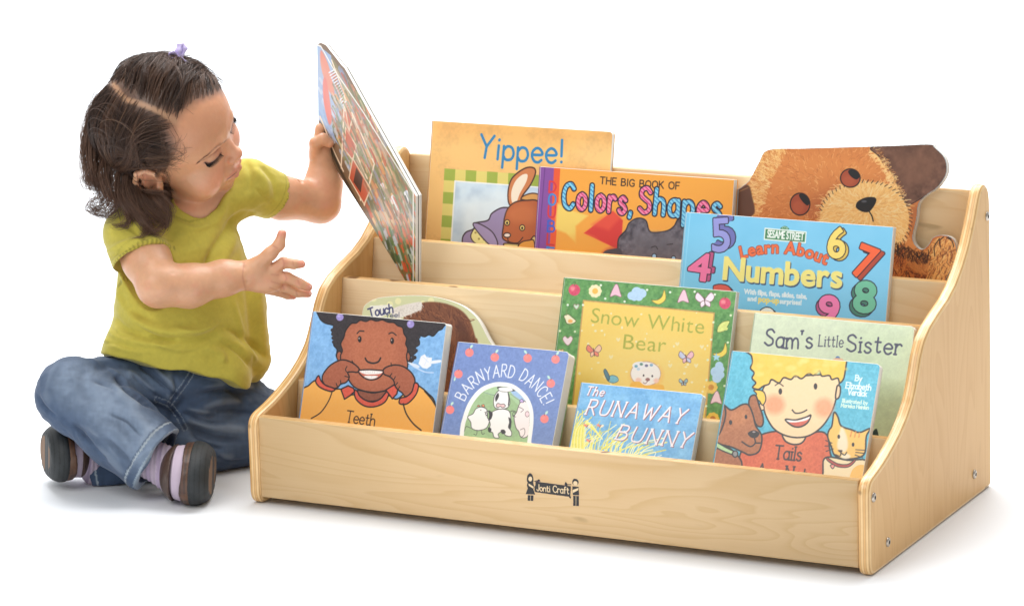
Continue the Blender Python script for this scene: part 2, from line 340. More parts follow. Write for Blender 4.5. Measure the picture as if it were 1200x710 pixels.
def glyph_outline(ch):
    """outline segments of a built-in font glyph, size 1"""
    if ch in _FC: return _FC[ch]
    cu=bpy.data.curves.new('glyph_tmp','FONT'); cu.body=ch; cu.resolution_u=4
    o=bpy.data.objects.new('glyph_tmp',cu); COL.objects.link(o)
    bpy.context.view_layer.update(); dg=bpy.context.evaluated_depsgraph_get(); me=o.evaluated_get(dg).to_mesh()
    v=np.array([x.co[:2] for x in me.vertices]); cnt={}
    for p in me.polygons:
        vs=list(p.vertices)
        for i in range(len(vs)):
            e=tuple(sorted((vs[i],vs[(i+1)%len(vs)]))); cnt[e]=cnt.get(e,0)+1
    E=[e for e,c in cnt.items() if c==1]
    S=np.array([[*v[a],*v[b]] for a,b in E]) if E else np.zeros((0,4))
    bpy.data.objects.remove(o); bpy.data.curves.remove(cu)
    if len(S): x0=S[:,[0,2]].min(); S[:,[0,2]]-=x0; w=S[:,[0,2]].max()
    else: w=.25
    _FC[ch]=(w,S); return _FC[ch]
def seg_field(X,Y,S,sign=True):
    d=np.full(X.shape,1e9); ins=np.zeros(X.shape,bool)
    for x0,y0,x1,y1 in S:
        dx,dy=x1-x0,y1-y0; l=dx*dx+dy*dy+1e-12
        t=np.clip(((X-x0)*dx+(Y-y0)*dy)/l,0,1); q=(X-x0-t*dx)**2+(Y-y0-t*dy)**2; np.minimum(d,q,out=d)
        if sign and abs(dy)>1e-12:
            c=((y0>Y)!=(y1>Y)); 
            xi=x0+(Y-y0)*dx/dy; ins^=c&(X<xi)
    d=np.sqrt(d)
    return np.where(ins,d,-d) if sign else d
def segs(P,closed=True):
    P=np.asarray(P,float); Q=np.roll(P,-1,0) if closed else P[1:]; P=P if closed else P[:-1]
    return np.c_[P,Q]
class Art:
    """a canvas in the cover's own millimetres; to_local maps surveyed photo positions on the cover plane to it"""
    def __init__(s,to_local,w,h,base,cell=.5):
        s.tl=to_local; s.w,s.h,s.c=w,h,cell; s.nx=int(round(w/cell))+1; s.ny=int(round(h/cell))+1
        s.x=np.linspace(0,w,s.nx); s.y=np.linspace(0,h,s.ny); s.img=np.empty((s.ny,s.nx,3)); s.img[:]=np.array(base)/255.
        s.X,s.Y=np.meshgrid(s.x,s.y); s.view=(0,0,1)
        a=to_local(600,355); b=to_local(610,355); s.k=np.linalg.norm(b-a)/10     # mm per photo pixel
        s.clip=None
    def L(s,P): x0,y0,z=s.view; return np.array([s.tl(x0+p[0]/z,y0+p[1]/z) for p in P])
    def mm(s,d): return d/s.view[2]*s.k
    LWK=1.35
    def win(s,B,pad):
        x0,y0=B.min(0)-pad; x1,y1=B.max(0)+pad
        i0,i1=np.searchsorted(s.x,[x0,x1]); j0,j1=np.searchsorted(s.y,[y0,y1])
        return slice(max(0,j0-1),j1+1),slice(max(0,i0-1),i1+1)
    def put(s,w,al,col):
        if s.clip is not None: al=al*s.clip[w]
        col=np.array(col,float)/255.
        s.img[w]=s.img[w]*(1-al[...,None])+col*al[...,None]
    def lpoly(s,P,fill=None,line=None,lw=.6,soft=None,op=1.,shade=None):
        w=s.win(P,lw+1+(soft or 0)); X,Y=s.X[w],s.Y[w]
        if X.size==0: return
        d=seg_field(X,Y,segs(P)); c=soft or s.c
        if fill is not None:
            al=np.clip(.5+d/c,0,1)*op; s.put(w,al,fill)
        if line is not None: s.put(w,np.clip(.5+(lw/2-np.abs(d))/s.c,0,1),line)
    def poly(s,P,fill=None,line=None,lw=3,smooth=True,soft=0,op=1.):
        Q=s.L(P); Q=catmull(Q,True) if smooth else Q
        s.lpoly(Q,fill,line,s.mm(lw)*s.LWK,s.mm(soft) if soft else None,op)
    def mask(s,P,smooth=True):
        Q=s.L(P); Q=catmull(Q,True) if smooth else Q
        return np.clip(.5+seg_field(s.X,s.Y,segs(Q))/s.c,0,1)
    def ell(s,cx,cy,rx,ry,fill=None,line=None,lw=3,rot=0,soft=0,op=1.):
        t=np.linspace(0,2*math.pi,20,endpoint=False); c,q=math.cos(rot),math.sin(rot)
        s.poly([(cx+rx*math.cos(a)*c-ry*math.sin(a)*q,cy+rx*math.cos(a)*q+ry*math.sin(a)*c) for a in t],fill,line,lw,True,soft,op)
    def lstroke(s,Q,col,w,op=1.):
        ww=s.win(Q,w+1); X,Y=s.X[ww],s.Y[ww]
        if X.size==0: return
        d=seg_field(X,Y,segs(Q,False),False); s.put(ww,np.clip(.5+(w/2-d)/s.c,0,1)*op,col)
    def stroke(s,P,col=(30,25,25),w=4,smooth=True,op=1.):
        Q=s.L(P); Q=catmull(Q,False) if smooth and len(P)>2 else Q
        s.lstroke(Q,col,s.mm(w)*(1.2 if sum(col)<160 else 1),op)
    def mottle(s,amt=.04,scale=6.,m=None,tint=(1,1,1),seed=0):
        P=np.stack([s.X/scale,s.Y/scale,np.zeros_like(s.X)],-1); n=fbm(P,3,seed)*amt
        if m is not None: n=n*m
        s.img=np.clip(s.img+n[...,None]*np.array(tint),0,1)
    def path(s,P):
        Q=s.L(P); Q=catmull(Q,False,10) if len(P)>2 else Q
        sl=np.linalg.norm(np.diff(Q,axis=0),axis=1); S=np.r_[0,np.cumsum(sl)]
        def f(t):
            t=np.clip(t,0,S[-1]-1e-6); i=np.searchsorted(S,t,'right')-1; i=min(i,len(sl)-1); q=(Q[i+1]-Q[i])/sl[i]
            return Q[i]+q*(t-S[i]),q
        return f,S[-1]
    def text(s,txt,P,h,col,w=4,gap=.16,serif=0,line=None,lw=0,font=False,bold=0,stripe=None,wob=0,caps_h=None,slant=0,tall=1.):
        """letters of cap height h (view units) spread along the baseline P; skeleton strokes or the built-in outlines"""
        f,Ltot=s.path(P); H=s.mm(h); ws=[]
        for ch in txt:
            if ch==' ': ws.append(.3 if not font else .26)
            elif font: ws.append(glyph_outline(ch)[0]/.73)
            else: ws.append(_G[ch][0])
        tot=sum(ws)+gap*(len(ws)-1); sx=Ltot/tot; x=0
        for n,(ch,wd) in enumerate(zip(txt,ws)):
            if ch!=' ':
                c,q=f(x+wd*sx/2); nv=np.array([-q[1],q[0]]); jit=math.sin(n*2.3+1)*wob*H
                def tr(p): 
                    p=np.asarray(p,float); return c+(p[...,0:1]*sx-wd*sx/2+p[...,1:2]*slant*H)*q+(p[...,1:2]*H*tall+jit)*nv
                if font:
                    S=glyph_outline(ch)[1]/.73; A=tr(S[:,:2]); B=tr(S[:,2:]); SS=np.c_[A,B]; al_p=np.vstack([A,B])
                    ww=s.win(al_p,s.mm(lw)+s.mm(bold)+1.5)
                    if s.X[ww].size==0: x+=(wd+gap)*sx; continue
                    d=seg_field(s.X[ww],s.Y[ww],SS)+s.mm(bold)
                else:
                    pts=[]
                    for st in _G[ch][1]:
                        Q=tr(catmull(st,False,5) if len(st)>3 else st); pts.append(segs(Q,False))
                        if serif and len(st)==2 and abs(st[0][0]-st[1][0])<.2:
                            for e in (0,1):
                                if st[e][1] in (0,1,.6,-.34):
                                    p=st[e]; pts.append(segs(tr([(p[0]-serif,p[1]),(p[0]+serif,p[1])]),False))
                    SS=np.vstack(pts); ww=s.win(np.vstack([SS[:,:2],SS[:,2:]]),s.mm(w)+s.mm(lw)+1.5)
                    if s.X[ww].size==0: x+=(wd+gap)*sx; continue
                    d=s.mm(w)/2-seg_field(s.X[ww],s.Y[ww],SS,False)
                if line is not None: s.put(ww,np.clip(.5+(d+s.mm(lw))/s.c,0,1),line)
                cc=col[n%len(col)] if isinstance(col,list) else col
                s.put(ww,np.clip(.5+d/s.c,0,1),cc)
                if stripe:
                    fld=((s.X[ww]*.8+s.Y[ww])/s.mm(stripe[1])%1<.38); s.put(ww,np.clip(.5+(d-.15)/s.c,0,1)*fld,stripe[0][n%len(stripe[0])])
            x+=(wd+gap)*sx
    def fur(s,m_poly,n,ln,cols,ang,w=1.6,seed=1,spread=.4,op=.8,smooth=True,jit=0):
        """short hair strokes inside a region; ang(x,y) gives the lie of the coat in view units"""
        r=np.random.default_rng(seed); P=np.array(m_poly,float); Pm=catmull(P,True) if smooth else P
        lo,hi=P.min(0),P.max(0); k=0; X=r.uniform(lo,hi,(n*3,2)); d=seg_field(X[:,0],X[:,1],segs(Pm)); X=X[d>0][:n]
        for p in X:
            a=ang(p[0],p[1])+r.normal()*spread; l=ln*r.uniform(.6,1.3); b=r.normal()*.3
            q=[(p[0],p[1]),(p[0]+math.cos(a)*l*.5,p[1]+math.sin(a)*l*.5),(p[0]+math.cos(a+b)*l,p[1]+math.sin(a+b)*l)]
            c=cols[r.integers(len(cols))]; s.stroke(q,c,w*r.uniform(.6,1.3),False,op)
# ------------------------------------------------------------------ book building
class Frame:
    def __init__(s,O,A,B): s.O=np.array(O,float); s.A=np.array(A,float)/np.linalg.norm(A); s.B=np.array(B,float)/np.linalg.norm(B); s.N=np.cross(s.A,s.B)
    def W(s,P,n=0.):   # P in mm
        P=np.asarray(P,float); return s.O+P[:,:1]/1000*s.A+P[:,1:2]/1000*s.B+(np.asarray(n)/1000 if np.isscalar(n) else np.asarray(n)[:,None]/1000)*s.N
    def tl(s,u,v):
        p=onp(u,v,s.N,s.N@s.O)-s.O; return np.array([p@s.A,p@s.B])*1000
def rrect(x0,y0,x1,y1,r):
    """rounded rectangle, r = radii at (bl,br,tr,tl)"""
    P=[]
    for (cx,cy,a0),q in zip([(x0,y0,180),(x1,y0,270),(x1,y1,0),(x0,y1,90)],r):
        sx=1 if cx==x0 else -1; sy=1 if cy==y0 else -1
        if q<=0: P.append((cx,cy)); continue
        for a in np.linspace(a0,a0+90,7): P.append((cx+sx*q+q*math.cos(math.radians(a)),cy+sy*q+q*math.sin(math.radians(a))))
    return np.array(P)
def slab(fr,P,n0,n1,e=.25):
    """outline P (mm, counter-clockwise) extruded from n0 (back) to n1 (front), edges slightly eased"""
    P=np.asarray(P,float); Q=inset(P,e); m=len(P)
    R=[(Q,n0),(P,n0+e),(P,n1-e),(Q,n1)]; V=np.vstack([fr.W(p,n) for p,n in R]); F=[]
    for k in range(3):
        for j in range(m): F.append((k*m+j,k*m+(j+1)%m,(k+1)*m+(j+1)%m,(k+1)*m+j))
    F.append(tuple(range(m))[::-1]); F.append(tuple(3*m+j for j in range(m)))
    return V,F
def art_sheet(art,fr,P,n):
    P=np.asarray(P,float); ring=inset(P,.3); ins=seg_field(art.X,art.Y,segs(ring))>-.05
    idx=-np.ones(ins.shape,int); pts=np.c_[art.X.ravel(),art.Y.ravel()]
    c=ins[:-1,:-1]&ins[1:,:-1]&ins[:-1,1:]&ins[1:,1:]; j,i=np.nonzero(c); nx=art.nx
    q=np.c_[j*nx+i,j*nx+i+1,(j+1)*nx+i+1,(j+1)*nx+i]; used=np.unique(q); mp=-np.ones(pts.shape[0],int); mp[used]=np.arange(len(used))
    col=art.img.reshape(-1,3)[used]; col=np.where(col<=.04045,col/12.92,((np.clip(col,0,1)+.055)/1.055)**2.4); col=col*np.minimum(1.16,.93/np.maximum(col.max(1),.01))[:,None]
    return fr.W(pts[used],n),mp[q],col
def cover_object(name,art,fr,outline,n0,n1,parent,side_mat,label=None):
    V1,F1=slab(fr,outline,n0,n1); V2,F2,C2=art_sheet(art,fr,outline,n1+.12)
    # quads array + ngons -> from_pydata for the slab, joined
    v=np.vstack([V1,V2]); f=[tuple(x) for x in F1]+[tuple(int(a)+len(V1) for a in x) for x in F2]
    fm=[1]*len(F1)+[0]*len(F2); col=np.vstack([np.tile(srgb(236,232,224),(len(V1),1)),C2])
    o=mesh(name,v,f,[M_PRINT,side_mat],parent=parent,fmat=fm,colors=col)
    if label: o['label']=label
    return o
def build_book(kind,label,fr,w,h,th,art,radii=(0,0,0,0),outline=None,board=True,spine_col=(200,200,200),back_col=(220,215,205),edge=None,pages_inset=.4):
    """w,h,th in mm. front cover printed; pages; back cover; spine"""
    root=empty(kind,tuple(fr.W([(w/2,0)],-th/2)[0]),label,'book','books shown in the tiered stand')
    P=rrect(0,0,w,h,radii) if outline is None else np.asarray(outline)
    if .5*np.sum(P[:,0]*np.roll(P[:,1],-1)-np.roll(P[:,0],-1)*P[:,1])<0: P=P[::-1]
    tc=1.3 if board else 2.0
    sm=edge or M_BOARD
    cover_object('front_cover',art,fr,P,-tc,0,root,sm)
    Pi=inset(P,pages_inset)
    if not board:
        Pi=Pi.copy()
    n=3 if board else 1; g=.15; t0=-tc-g; t1=-th+tc+g; parts=[]
    if board:
        k=max(2,int((t0-t1)/2.2)); e=np.linspace(t0,t1,k+1)
        for a,b in zip(e[:-1],e[1:]): parts.append((*slab(fr,Pi,b+.12,a-.12,.3),0))
    else:
        parts.append((*slab(fr,Pi,t1,t0,.1),0))
    V,F,M=join(parts); mesh('pages',V,F,[M_BOARD if board else M_PAGES],parent=root)
    bm_=plain('back_cover_print',srgb(*back_col),rough=.4,coat=.2,var=.02); V,F=slab(fr,P,-th,-th+tc); mesh('back_cover',V,F,[bm_],parent=root)
    if outline is None:
        sp=plain('spine_print',srgb(*spine_col),rough=.4,coat=.2,var=.02); S=rrect(-1.3,0.2,-.12,h-.2,(0,0,0,0)); V,F=slab(fr,S,-th+.1,-.1,.3); mesh('spine',V,F,[sp],parent=root)
    return root
def leaning(TL,TR,k,yd,zd,th,zf=ZB+.0008):
    """frame of a book leaning back with slope k against the divider edge (yd,zd); corners surveyed on the front cover"""
    s=math.sqrt(1+k*k); Nn=(0,1,-k); d=(yd-(th/1000+.0009)*s)-k*zd
    a=onp(*TL,Nn,d); b=onp(*TR,Nn,d); zt=(a[2]+b[2])/2; x0=a[0]; w=(b[0]-a[0])
    h=(zt-zf)*s; O=np.array([x0,d+k*zf,zf])
    return Frame(O,(1,0,0),(0,k,1)),w*1000,h*1000
DK=(22,17,20)
def book_teeth():
    fr,w,h=leaning((367.7,364),(523.5,379.3),.335,*DIV[0],15.)
    a=Art(fr.tl,w,h,(122,170,216)); a.view=(340,350,4.44); a.mottle(.035,4,None,(1,1,.8),1)
    HB=(44,38,42)
    a.poly([(146,40),(152,98),(180,126),(222,138),(228,150),(218,178),(232,205),(226,240),(244,265),(240,300),(262,322),(300,335),(600,335),(625,300),(655,280),(652,255),(674,235),(668,192),(700,198),(722,188),(745,194),(770,168),(795,152),(800,100),(560,60),(300,40)],HB,DK,4)
    for i in range(26):
        t=i/25.; a.ell(232+14*math.sin(i*2.1)+20*t,150+170*t,11,10,HB) if i<13 else a.ell(662-10*math.sin(i*2.1)-30*(t-.5)*2,180+150*(t-.5)*2,12,11,HB)
    a.ell(256,298,14,24,(158,88,60),DK,4); a.ell(612,302,13,24,(150,84,58),DK,4)
    SK=(163,92,64)
    a.poly([(290,165),(318,130),(345,126),(365,112),(395,118),(420,108),(450,116),(480,110),(510,122),(540,124),(560,140),(585,150),(592,180),(606,205),(602,235),(612,262),(606,300),(612,345),(598,395),(560,440),(510,472),(440,486),(380,478),(330,455),(296,405),(272,350),(262,300),(272,270),(264,235),(280,200)],SK,DK,5)
    a.poly([(330,180),(420,140),(520,170),(560,260),(540,380),(440,430),(350,390),(310,280)],(178,104,72),soft=60,op=.6)
    a.ell(362,210,10,17,DK); a.ell(531,219,10,17,DK); a.ell(359,206,2.5,4,(200,180,170)); a.ell(528,215,2.5,4,(200,180,170))
    a.stroke([(349,181),(362,168),(384,169)],w=5); a.stroke([(514,182),(532,176),(552,190)],w=5)
    a.stroke([(391,309),(402,326),(430,335),(458,328),(471,308)],w=7)
    # neck, collar, sweater
    OR=(240,176,84)
    sw=[(20,740),(30,640),(58,485),(95,452),(138,425),(200,470),(262,470),(300,500),(350,500),(420,540),(500,500),(560,520),(640,445),(668,452),(715,490),(756,552),(760,760)]
    a.poly(sw,OR,DK,5); m=a.mask(sw)
    a.poly([(340,478),(345,505),(375,528),(430,532),(485,518),(510,490),(495,480),(430,490),(370,478)],(132,74,54),DK,4)
    a.poly([(334,474),(342,520),(385,556),(440,561),(492,538),(514,495),(506,482),(494,492),(470,520),(430,536),(390,526),(362,505),(350,482)],(205,84,64),DK,5,True)
    a.poly([(264,470),(283,522),(310,505),(336,482),(330,465),(302,452)],(205,84,64),DK,5,False); a.poly([(498,474),(532,520),(556,494),(562,462),(540,448)],(205,84,64),DK,5,False)
    # hands pulling the mouth
    for P in ([(168,425),(172,392),(205,350),(245,325),(280,318),(322,332),(358,362),(352,382),(322,380),(300,384),(308,408),(292,434),(264,444),(246,462),(214,468),(186,452)],
              [(482,376),(500,356),(545,344),(592,354),(634,388),(650,432),(628,494),(600,508),(582,488),(562,474),(546,452),(538,424),(516,404),(492,394)]):
        a.poly(P,(158,88,62),DK,5)
    for q in ([(300,385),(288,370),(296,352)],[(305,408),(285,402)],[(264,444),(262,425)],[(246,456),(240,440)],[(538,424),(548,405)],[(546,452),(560,436)],[(562,474),(570,456)],[(520,402),(530,388)],[(525,334),(528,350)],[(322,322),(330,336)]): a.stroke(q,w=4)
    # mouth
    a.poly([(356,374),(400,369),(440,370),(484,376),(474,400),(446,418),(408,420),(374,402)],(186,98,78),DK,5)
    a.poly([(362,377),(400,373),(440,374),(480,379),(466,390),(430,393),(390,392)],(248,244,240)); a.poly([(385,402),(420,400),(456,402),(440,414),(410,416)],(248,244,240))
    for i in range(11): a.stroke([(372+i*9.5,376),(373+i*9.3,390)],(180,170,170),1.2)
    for i in range(8): a.stroke([(388+i*9,402),(389+i*8.5,414)],(180,170,170),1.2)
    # cuffs
    a.poly([(148,400),(133,430),(158,462),(214,482),(232,468),(186,450),(162,428)],(205,84,64),DK,5); a.poly([(648,438),(668,450),(654,500),(610,545),(570,545),(573,518),(606,508),(634,482)],(205,84,64),DK,5)
    a.stroke([(220,480),(200,532),(160,590),(110,622)],w=5); a.stroke([(588,545),(605,598),(640,648),(682,684)],w=6); a.stroke([(755,552),(735,520),(700,480)],w=6)
    a.ell(259,96,19,19,(146,132,190)); a.ell(627,132,19,20,(146,132,190))
    a.ell(253,90,6,6,(176,164,212)); a.ell(621,126,6,6,(176,164,212))
    a.poly([(668,338),(680,300),(700,288),(712,305),(738,306),(734,348),(712,364),(690,360)],(244,246,250),smooth=False)
    a.poly([(612,330),(650,338),(672,350),(668,360),(640,352)],(214,226,242)); a.poly([(732,325),(780,318),(782,330),(735,338)],(236,240,248)); a.stroke([(640,352),(700,380),(745,384)],(190,210,236),5)
    a.stroke([(690,300),(720,330)],(200,214,232),3); a.stroke([(718,300),(700,345)],(210,220,236),3)
    a.text('Teeth',[(290,640),(437,662)],54,(52,36,30),w=6,serif=.07)
    a.mottle(.025,1.6,None,(1,1,1),5)
    return build_book('board_book','square board book titled Teeth, a drawn girl in orange pulling her mouth wide',fr,w,h,15.,a,(0,3.5,3.5,0),spine_col=(110,150,200))
def book_barnyard():
    fr,w,h=leaning((537.5,400.8),(667.7,411.7),.5,*DIV[0],19.)
    a=Art(fr.tl,w,h,(104,128,182)); a.view=(500,390,5.07); a.mottle(.02,3)
    arch=[(190,900),(197,600),(215,500),(250,410),(310,335),(380,300),(440,292),(510,304),(570,345),(610,395),(632,460),(634,540),(622,640),(590,900)]
    a.poly(arch,(240,240,236)); inn=[(215,900),(222,600),(240,505),(272,425),(325,358),(385,326),(440,318),(505,330),(555,365),(590,410),(608,465),(610,540),(598,640),(565,900)]
    a.poly(inn,(146,176,128)); m=a.mask(inn); a.clip=m
    a.poly([(340,350),(420,370),(470,360),(560,440),(640,470),(640,280),(440,280)],(160,190,146)); a.poly([(500,350),(545,390),(600,420),(640,440),(640,280),(480,280)],(150,180,214)); a.stroke([(340,352),(400,368),(440,352)],(90,110,120),2); a.stroke([(500,362),(545,396),(605,420)],(90,100,120),2)
    a.ell(300,470,60,60,(166,192,148),soft=40,op=.6); a.poly([(220,640),(300,590),(460,640),(620,600),(640,900),(200,900)],(150,182,130))
    WH=(244,243,240); OL=(66,60,62)
    # hen / sheep on the left
    a.poly([(244,498),(275,480),(292,452),(320,440),(350,448),(362,470),(360,500),(372,520),(362,555),(340,572),(300,578),(268,565),(262,530)],WH,OL,3)
    for q in ([(300,436),(308,428),(318,436)],[(325,432),(340,424),(344,440)]): a.poly(q,(226,140,90),OL,2)
    a.stroke([(262,565),(235,555),(225,580),(215,600)],OL,3); a.stroke([(300,578),(296,604),(280,600)],OL,3); a.stroke([(325,576),(330,600),(345,596)],OL,3); a.ell(322,458,3,3,OL); a.stroke([(345,470),(364,482),(352,492)],OL,3)
    # cow in the middle
    a.poly([(372,505),(392,468),(440,452),(488,462),(500,505),(492,560),(505,590),(500,612),(470,608),(450,586),(425,600),(430,622),(402,620),(392,592),(370,580),(378,545)],WH,OL,3)
    for q in ([(368,460),(392,476),(384,510),(366,520),(372,490)],[(486,500),(504,520),(498,570),(484,560),(490,530)],[(366,560),(384,568),(380,590),(366,584)],[(440,578),(460,574),(470,592),(450,600)]): a.poly(q,(40,38,42))
    a.stroke([(384,470),(360,464),(350,482),(365,492)],OL,4); a.stroke([(492,470),(515,462),(540,478),(535,494),(515,490)],OL,4)
    a.poly([(398,420),(402,380),(424,346),(452,338),(480,348),(492,385),(494,420),(478,445),(440,452),(408,445)],WH,OL,3)
    a.poly([(418,322),(440,318),(448,330),(430,338)],(40,38,42)); a.poly([(500,328),(530,332),(534,342),(506,346)],(40,38,42)); a.poly([(425,330),(448,322),(500,326),(512,342),(480,350),(440,346)],WH,OL,2); 
    a.poly([(482,356),(492,372),(490,424),(483,430),(486,390)],(40,38,42)); a.poly([(408,382),(424,356),(430,376),(412,408)],(40,38,42))
    a.poly([(414,428),(424,418),(442,424),(458,422),(468,434),(452,444),(438,436),(426,442),(416,438)],(232,190,190),OL,3)
    # pig at the right
    a.poly([(520,500),(535,470),(548,430),(566,404),(592,410),(610,440),(612,520),(606,600),(580,622),(556,612),(548,585),(530,560)],(244,232,230),OL,3)
    a.ell(598,482,12,16,(232,200,206),OL,2); a.stroke([(548,440),(575,455),(560,470)],OL,3); a.stroke([(556,575),(580,568),(582,600),(560,622)],OL,3); a.poly([(552,408),(566,392),(576,412)],(196,170,220),OL,2); a.stroke([(530,480),(515,470),(512,492),(530,498)],OL,3)
    a.clip=None
    for (x,y,r) in [(254,117,0),(405,145,.2),(600,150,-1.3),(766,157,.2),(189,244,2.8),(738,300,-1.2),(139,456,.4),(700,510,.3)]:
        a.ell(x,y,25,25,(236,122,118)); a.ell(x-7,y-6,9,9,(246,146,138),soft=8,op=.7); a.stroke([(x,y-20),(x+3,y-30)],(120,80,60),3)
        d=1 if r>=0 else -1; a.poly([(x+4*d,y-26),(x+8*d,y-42),(x+20*d,y-46),(x+18*d,y-32)],(178,212,196)) if r<2 else a.poly([(x-20,y+14),(x-28,y+34),(x-24,y+42),(x-16,y+30)],(178,212,196))
    a.text('BARNYARD DANCE!',[(228,404),(262,345),(320,296),(385,270),(450,262),(520,268),(585,300),(640,345),(676,395),(690,430)],58,(238,240,246),w=5.5,gap=.2,wob=.05,tall=1.15)
    a.mottle(.02,1.5,None,(1,1,1),6)
    return build_book('board_book','thick blue board book titled Barnyard Dance, farm animals in a white arch',fr,w,h,19.,a,(0,5,5,0),spine_col=(96,120,176),back_col=(150,180,120))
def book_runaway():
    fr,w,h=leaning((682.3,447.9),(824.2,461.5),.52,*DIV[0],10.)
    a=Art(fr.tl,w,h,(104,166,210)); a.view=(640,310,2.958)
    a.mottle(.06,9,None,(1,.8,.5),3)
    r=np.random.default_rng(3)
    for i in range(70):
        x=r.uniform(90,560); y=r.uniform(405,690); l=r.uniform(20,60); c=[(120,184,224),(90,152,200),(138,192,222)][i%3]; a.stroke([(x,y),(x+l/2,y+r.uniform(-2,4)),(x+l,y+6)],c,1.6,op=.5)
    YL=[(232,222,96),(240,236,150),(214,206,84),(226,232,190)]
    for i in range(95):
        x0=r.uniform(70,330); y0=r.uniform(640,720); dx=r.uniform(-20,80)+ (x0-80)*.1; hh=r.uniform(70,175)*(1-(x0-70)/420)
        a.stroke([(x0,y0),(x0+dx*.2,y0-hh*.6),(x0+dx,y0-hh)],YL[i%4],r.uniform(2,4.2))
    for i in range(14):
        x0=80+i*4; a.stroke([(x0,700),(x0+6,600-i*4),(x0+24+i*3,500+i*8)],YL[i%3],3.5)
    for (x,y) in [(143,560),(188,560),(152,612)]:
        a.ell(x-6,y-3,8,4,(224,130,110),rot=.5); a.ell(x+6,y-1,7,4,(236,220,190),rot=-.5); a.stroke([(x-3,y+4),(x+3,y-5)],(90,60,60),2)
    a.stroke([(355,655),(380,650),(375,668),(400,660)],(240,240,220),2)
    LC=(246,236,238); SH=(140,90,104)
    for (t,P,hh,w_) in (('The',[(136,450),(196,455)],26,3.4),('RUNAWAY',[(136,517),(300,530),(470,551)],46,4.6),('BUNNY',[(240,604),(370,622),(490,633)],46,4.6)):
        a.text(t,[(x+2.5,y+2) for x,y in P],hh,SH,w=w_+1.2,slant=.28,serif=.05,gap=.34); a.text(t,P,hh,LC,w=w_,slant=.28,serif=.05,gap=.34)
    a.mottle(.03,2,None,(1,1,1),7)
    return build_book('board_book','small sky blue board book with yellow grass, titled The Runaway Bunny in white',fr,w,h,10.,a,(0,3.5,3.5,0),spine_col=(100,160,206))
def book_tails():
    fr,w,h=leaning((858.7,411.4),(1032.3,425.9),.5,*DIV[0],9.)
    a=Art(fr.tl,w,h,(78,172,196)); a.view=(820,350,3.227); a.mottle(.04,5,None,(1,.7,.6),2)
    # shirt
    sh=[(140,720),(150,600),(175,555),(230,515),(300,500),(400,508),(470,505),(490,560),(480,720)]
    a.poly(sh,(206,92,52),DK,4); a.poly([(240,560),(330,540),(420,560),(430,700),(220,700)],(216,104,60),soft=30,op=.6)
    a.poly([(318,505),(322,535),(352,550),(385,545),(402,520),(398,505)],(240,206,160),DK,4)
    # face
    face=[(245,330),(238,380),(250,440),(285,495),(345,522),(410,518),(465,480),(502,420),(520,360),(530,300),(520,285),(300,300)]
    a.poly(face,(246,214,166),DK,4)
    a.ell(283,400,38,36,(232,140,98),soft=22,op=.8); a.ell(470,412,36,36,(232,146,104),soft=22,op=.8)
    a.poly([(520,330),(532,335),(528,370),(514,376)],(244,206,160),DK,4); a.poly([(236,390),(226,402),(230,420),(244,416)],(244,206,160),DK,3)
    # hair
    hair=[(196,216),(200,240),(192,262),(206,280),(198,300),(212,318),(200,335),(222,342),(240,330),(262,322),(272,305),(300,318),(318,298),(345,305),(362,290),(385,302),(412,282),(430,290),(452,272),(462,292),(490,290),(500,305),(522,300),(530,318),(545,300),(552,262),(556,236),(560,180),(190,180)]
    a.poly(hair,(244,200,72),DK,4); 
    r=np.random.default_rng(5)
    for i in range(40):
        x=r.uniform(212,545); y=r.uniform(215,285); a.ell(x,y,r.uniform(8,18),r.uniform(6,12),[(248,212,96),(236,186,60),(250,222,120)][i%3],soft=10,op=.7)
    a.poly([(205,345),(215,360),(208,375),(225,385),(238,402),(250,380),(240,350)],(244,200,72),DK,3)
    a.ell(305,350,7,12,DK); a.ell(438,331,7,12,DK); a.stroke([(285,328),(300,320),(316,330)],w=3)
    a.stroke([(350,420),(362,432),(385,430),(405,420)],w=4)
    a.poly([(324,456),(360,458),(400,448),(420,440),(408,468),(380,484),(350,480)],(200,90,70),DK,4); a.poly([(330,458),(370,460),(415,446),(405,458),(370,466),(340,466)],(250,246,240))
    # dog
    a.poly([(186,400),(192,370),(212,366),(224,400),(240,450),(236,480),(216,478),(200,440)],(156,92,52),DK,4)
    a.poly([(88,400),(120,420),(160,400),(185,402),(202,440),(212,480),(235,520),(225,575),(190,590),(165,580),(120,560),(70,545),(40,500),(60,410)],(168,102,60),DK,4)
    a.poly([(62,392),(90,400),(98,440),(80,500),(60,520),(30,500),(40,430)],(140,82,50),DK,4)
    a.ell(150,450,30,30,(186,118,70),soft=20,op=.7); a.poly([(182,508),(205,496),(226,508),(215,524),(195,524)],DK); a.ell(205,503,6,3,(150,140,140)); a.ell(117,467,6,9,DK); a.ell(175,446,5,8,DK); a.stroke([(206,524),(210,545),(190,558),(160,540)],w=4); a.stroke([(210,545),(228,545)],w=4)
    a.poly([(40,590),(100,560),(150,600),(160,640),(150,720),(30,720)],(160,96,56),DK,4)
    a.poly([(58,540),(100,562),(135,580),(138,592),(100,580),(62,560)],(172,206,150),DK,3); a.ell(134,586,10,12,(130,130,130),DK,3)
    # cat
    a.poly([(476,600),(466,660),(460,760),(660,760),(640,620),(560,610)],(246,226,180),DK,4); a.poly([(575,650),(625,630),(650,700),(640,760),(560,760)],(240,190,90))
    a.poly([(498,560),(484,520),(490,495),(500,480),(508,430),(522,445),(535,480),(575,495),(605,505),(645,490),(630,520),(625,580),(600,600),(545,605),(510,590)],(240,192,96),DK,4)
    a.poly([(540,485),(556,520),(560,560),(545,580),(520,560),(530,500)],(250,232,196),soft=8); a.ell(552,595,18,10,(250,236,204),soft=6)
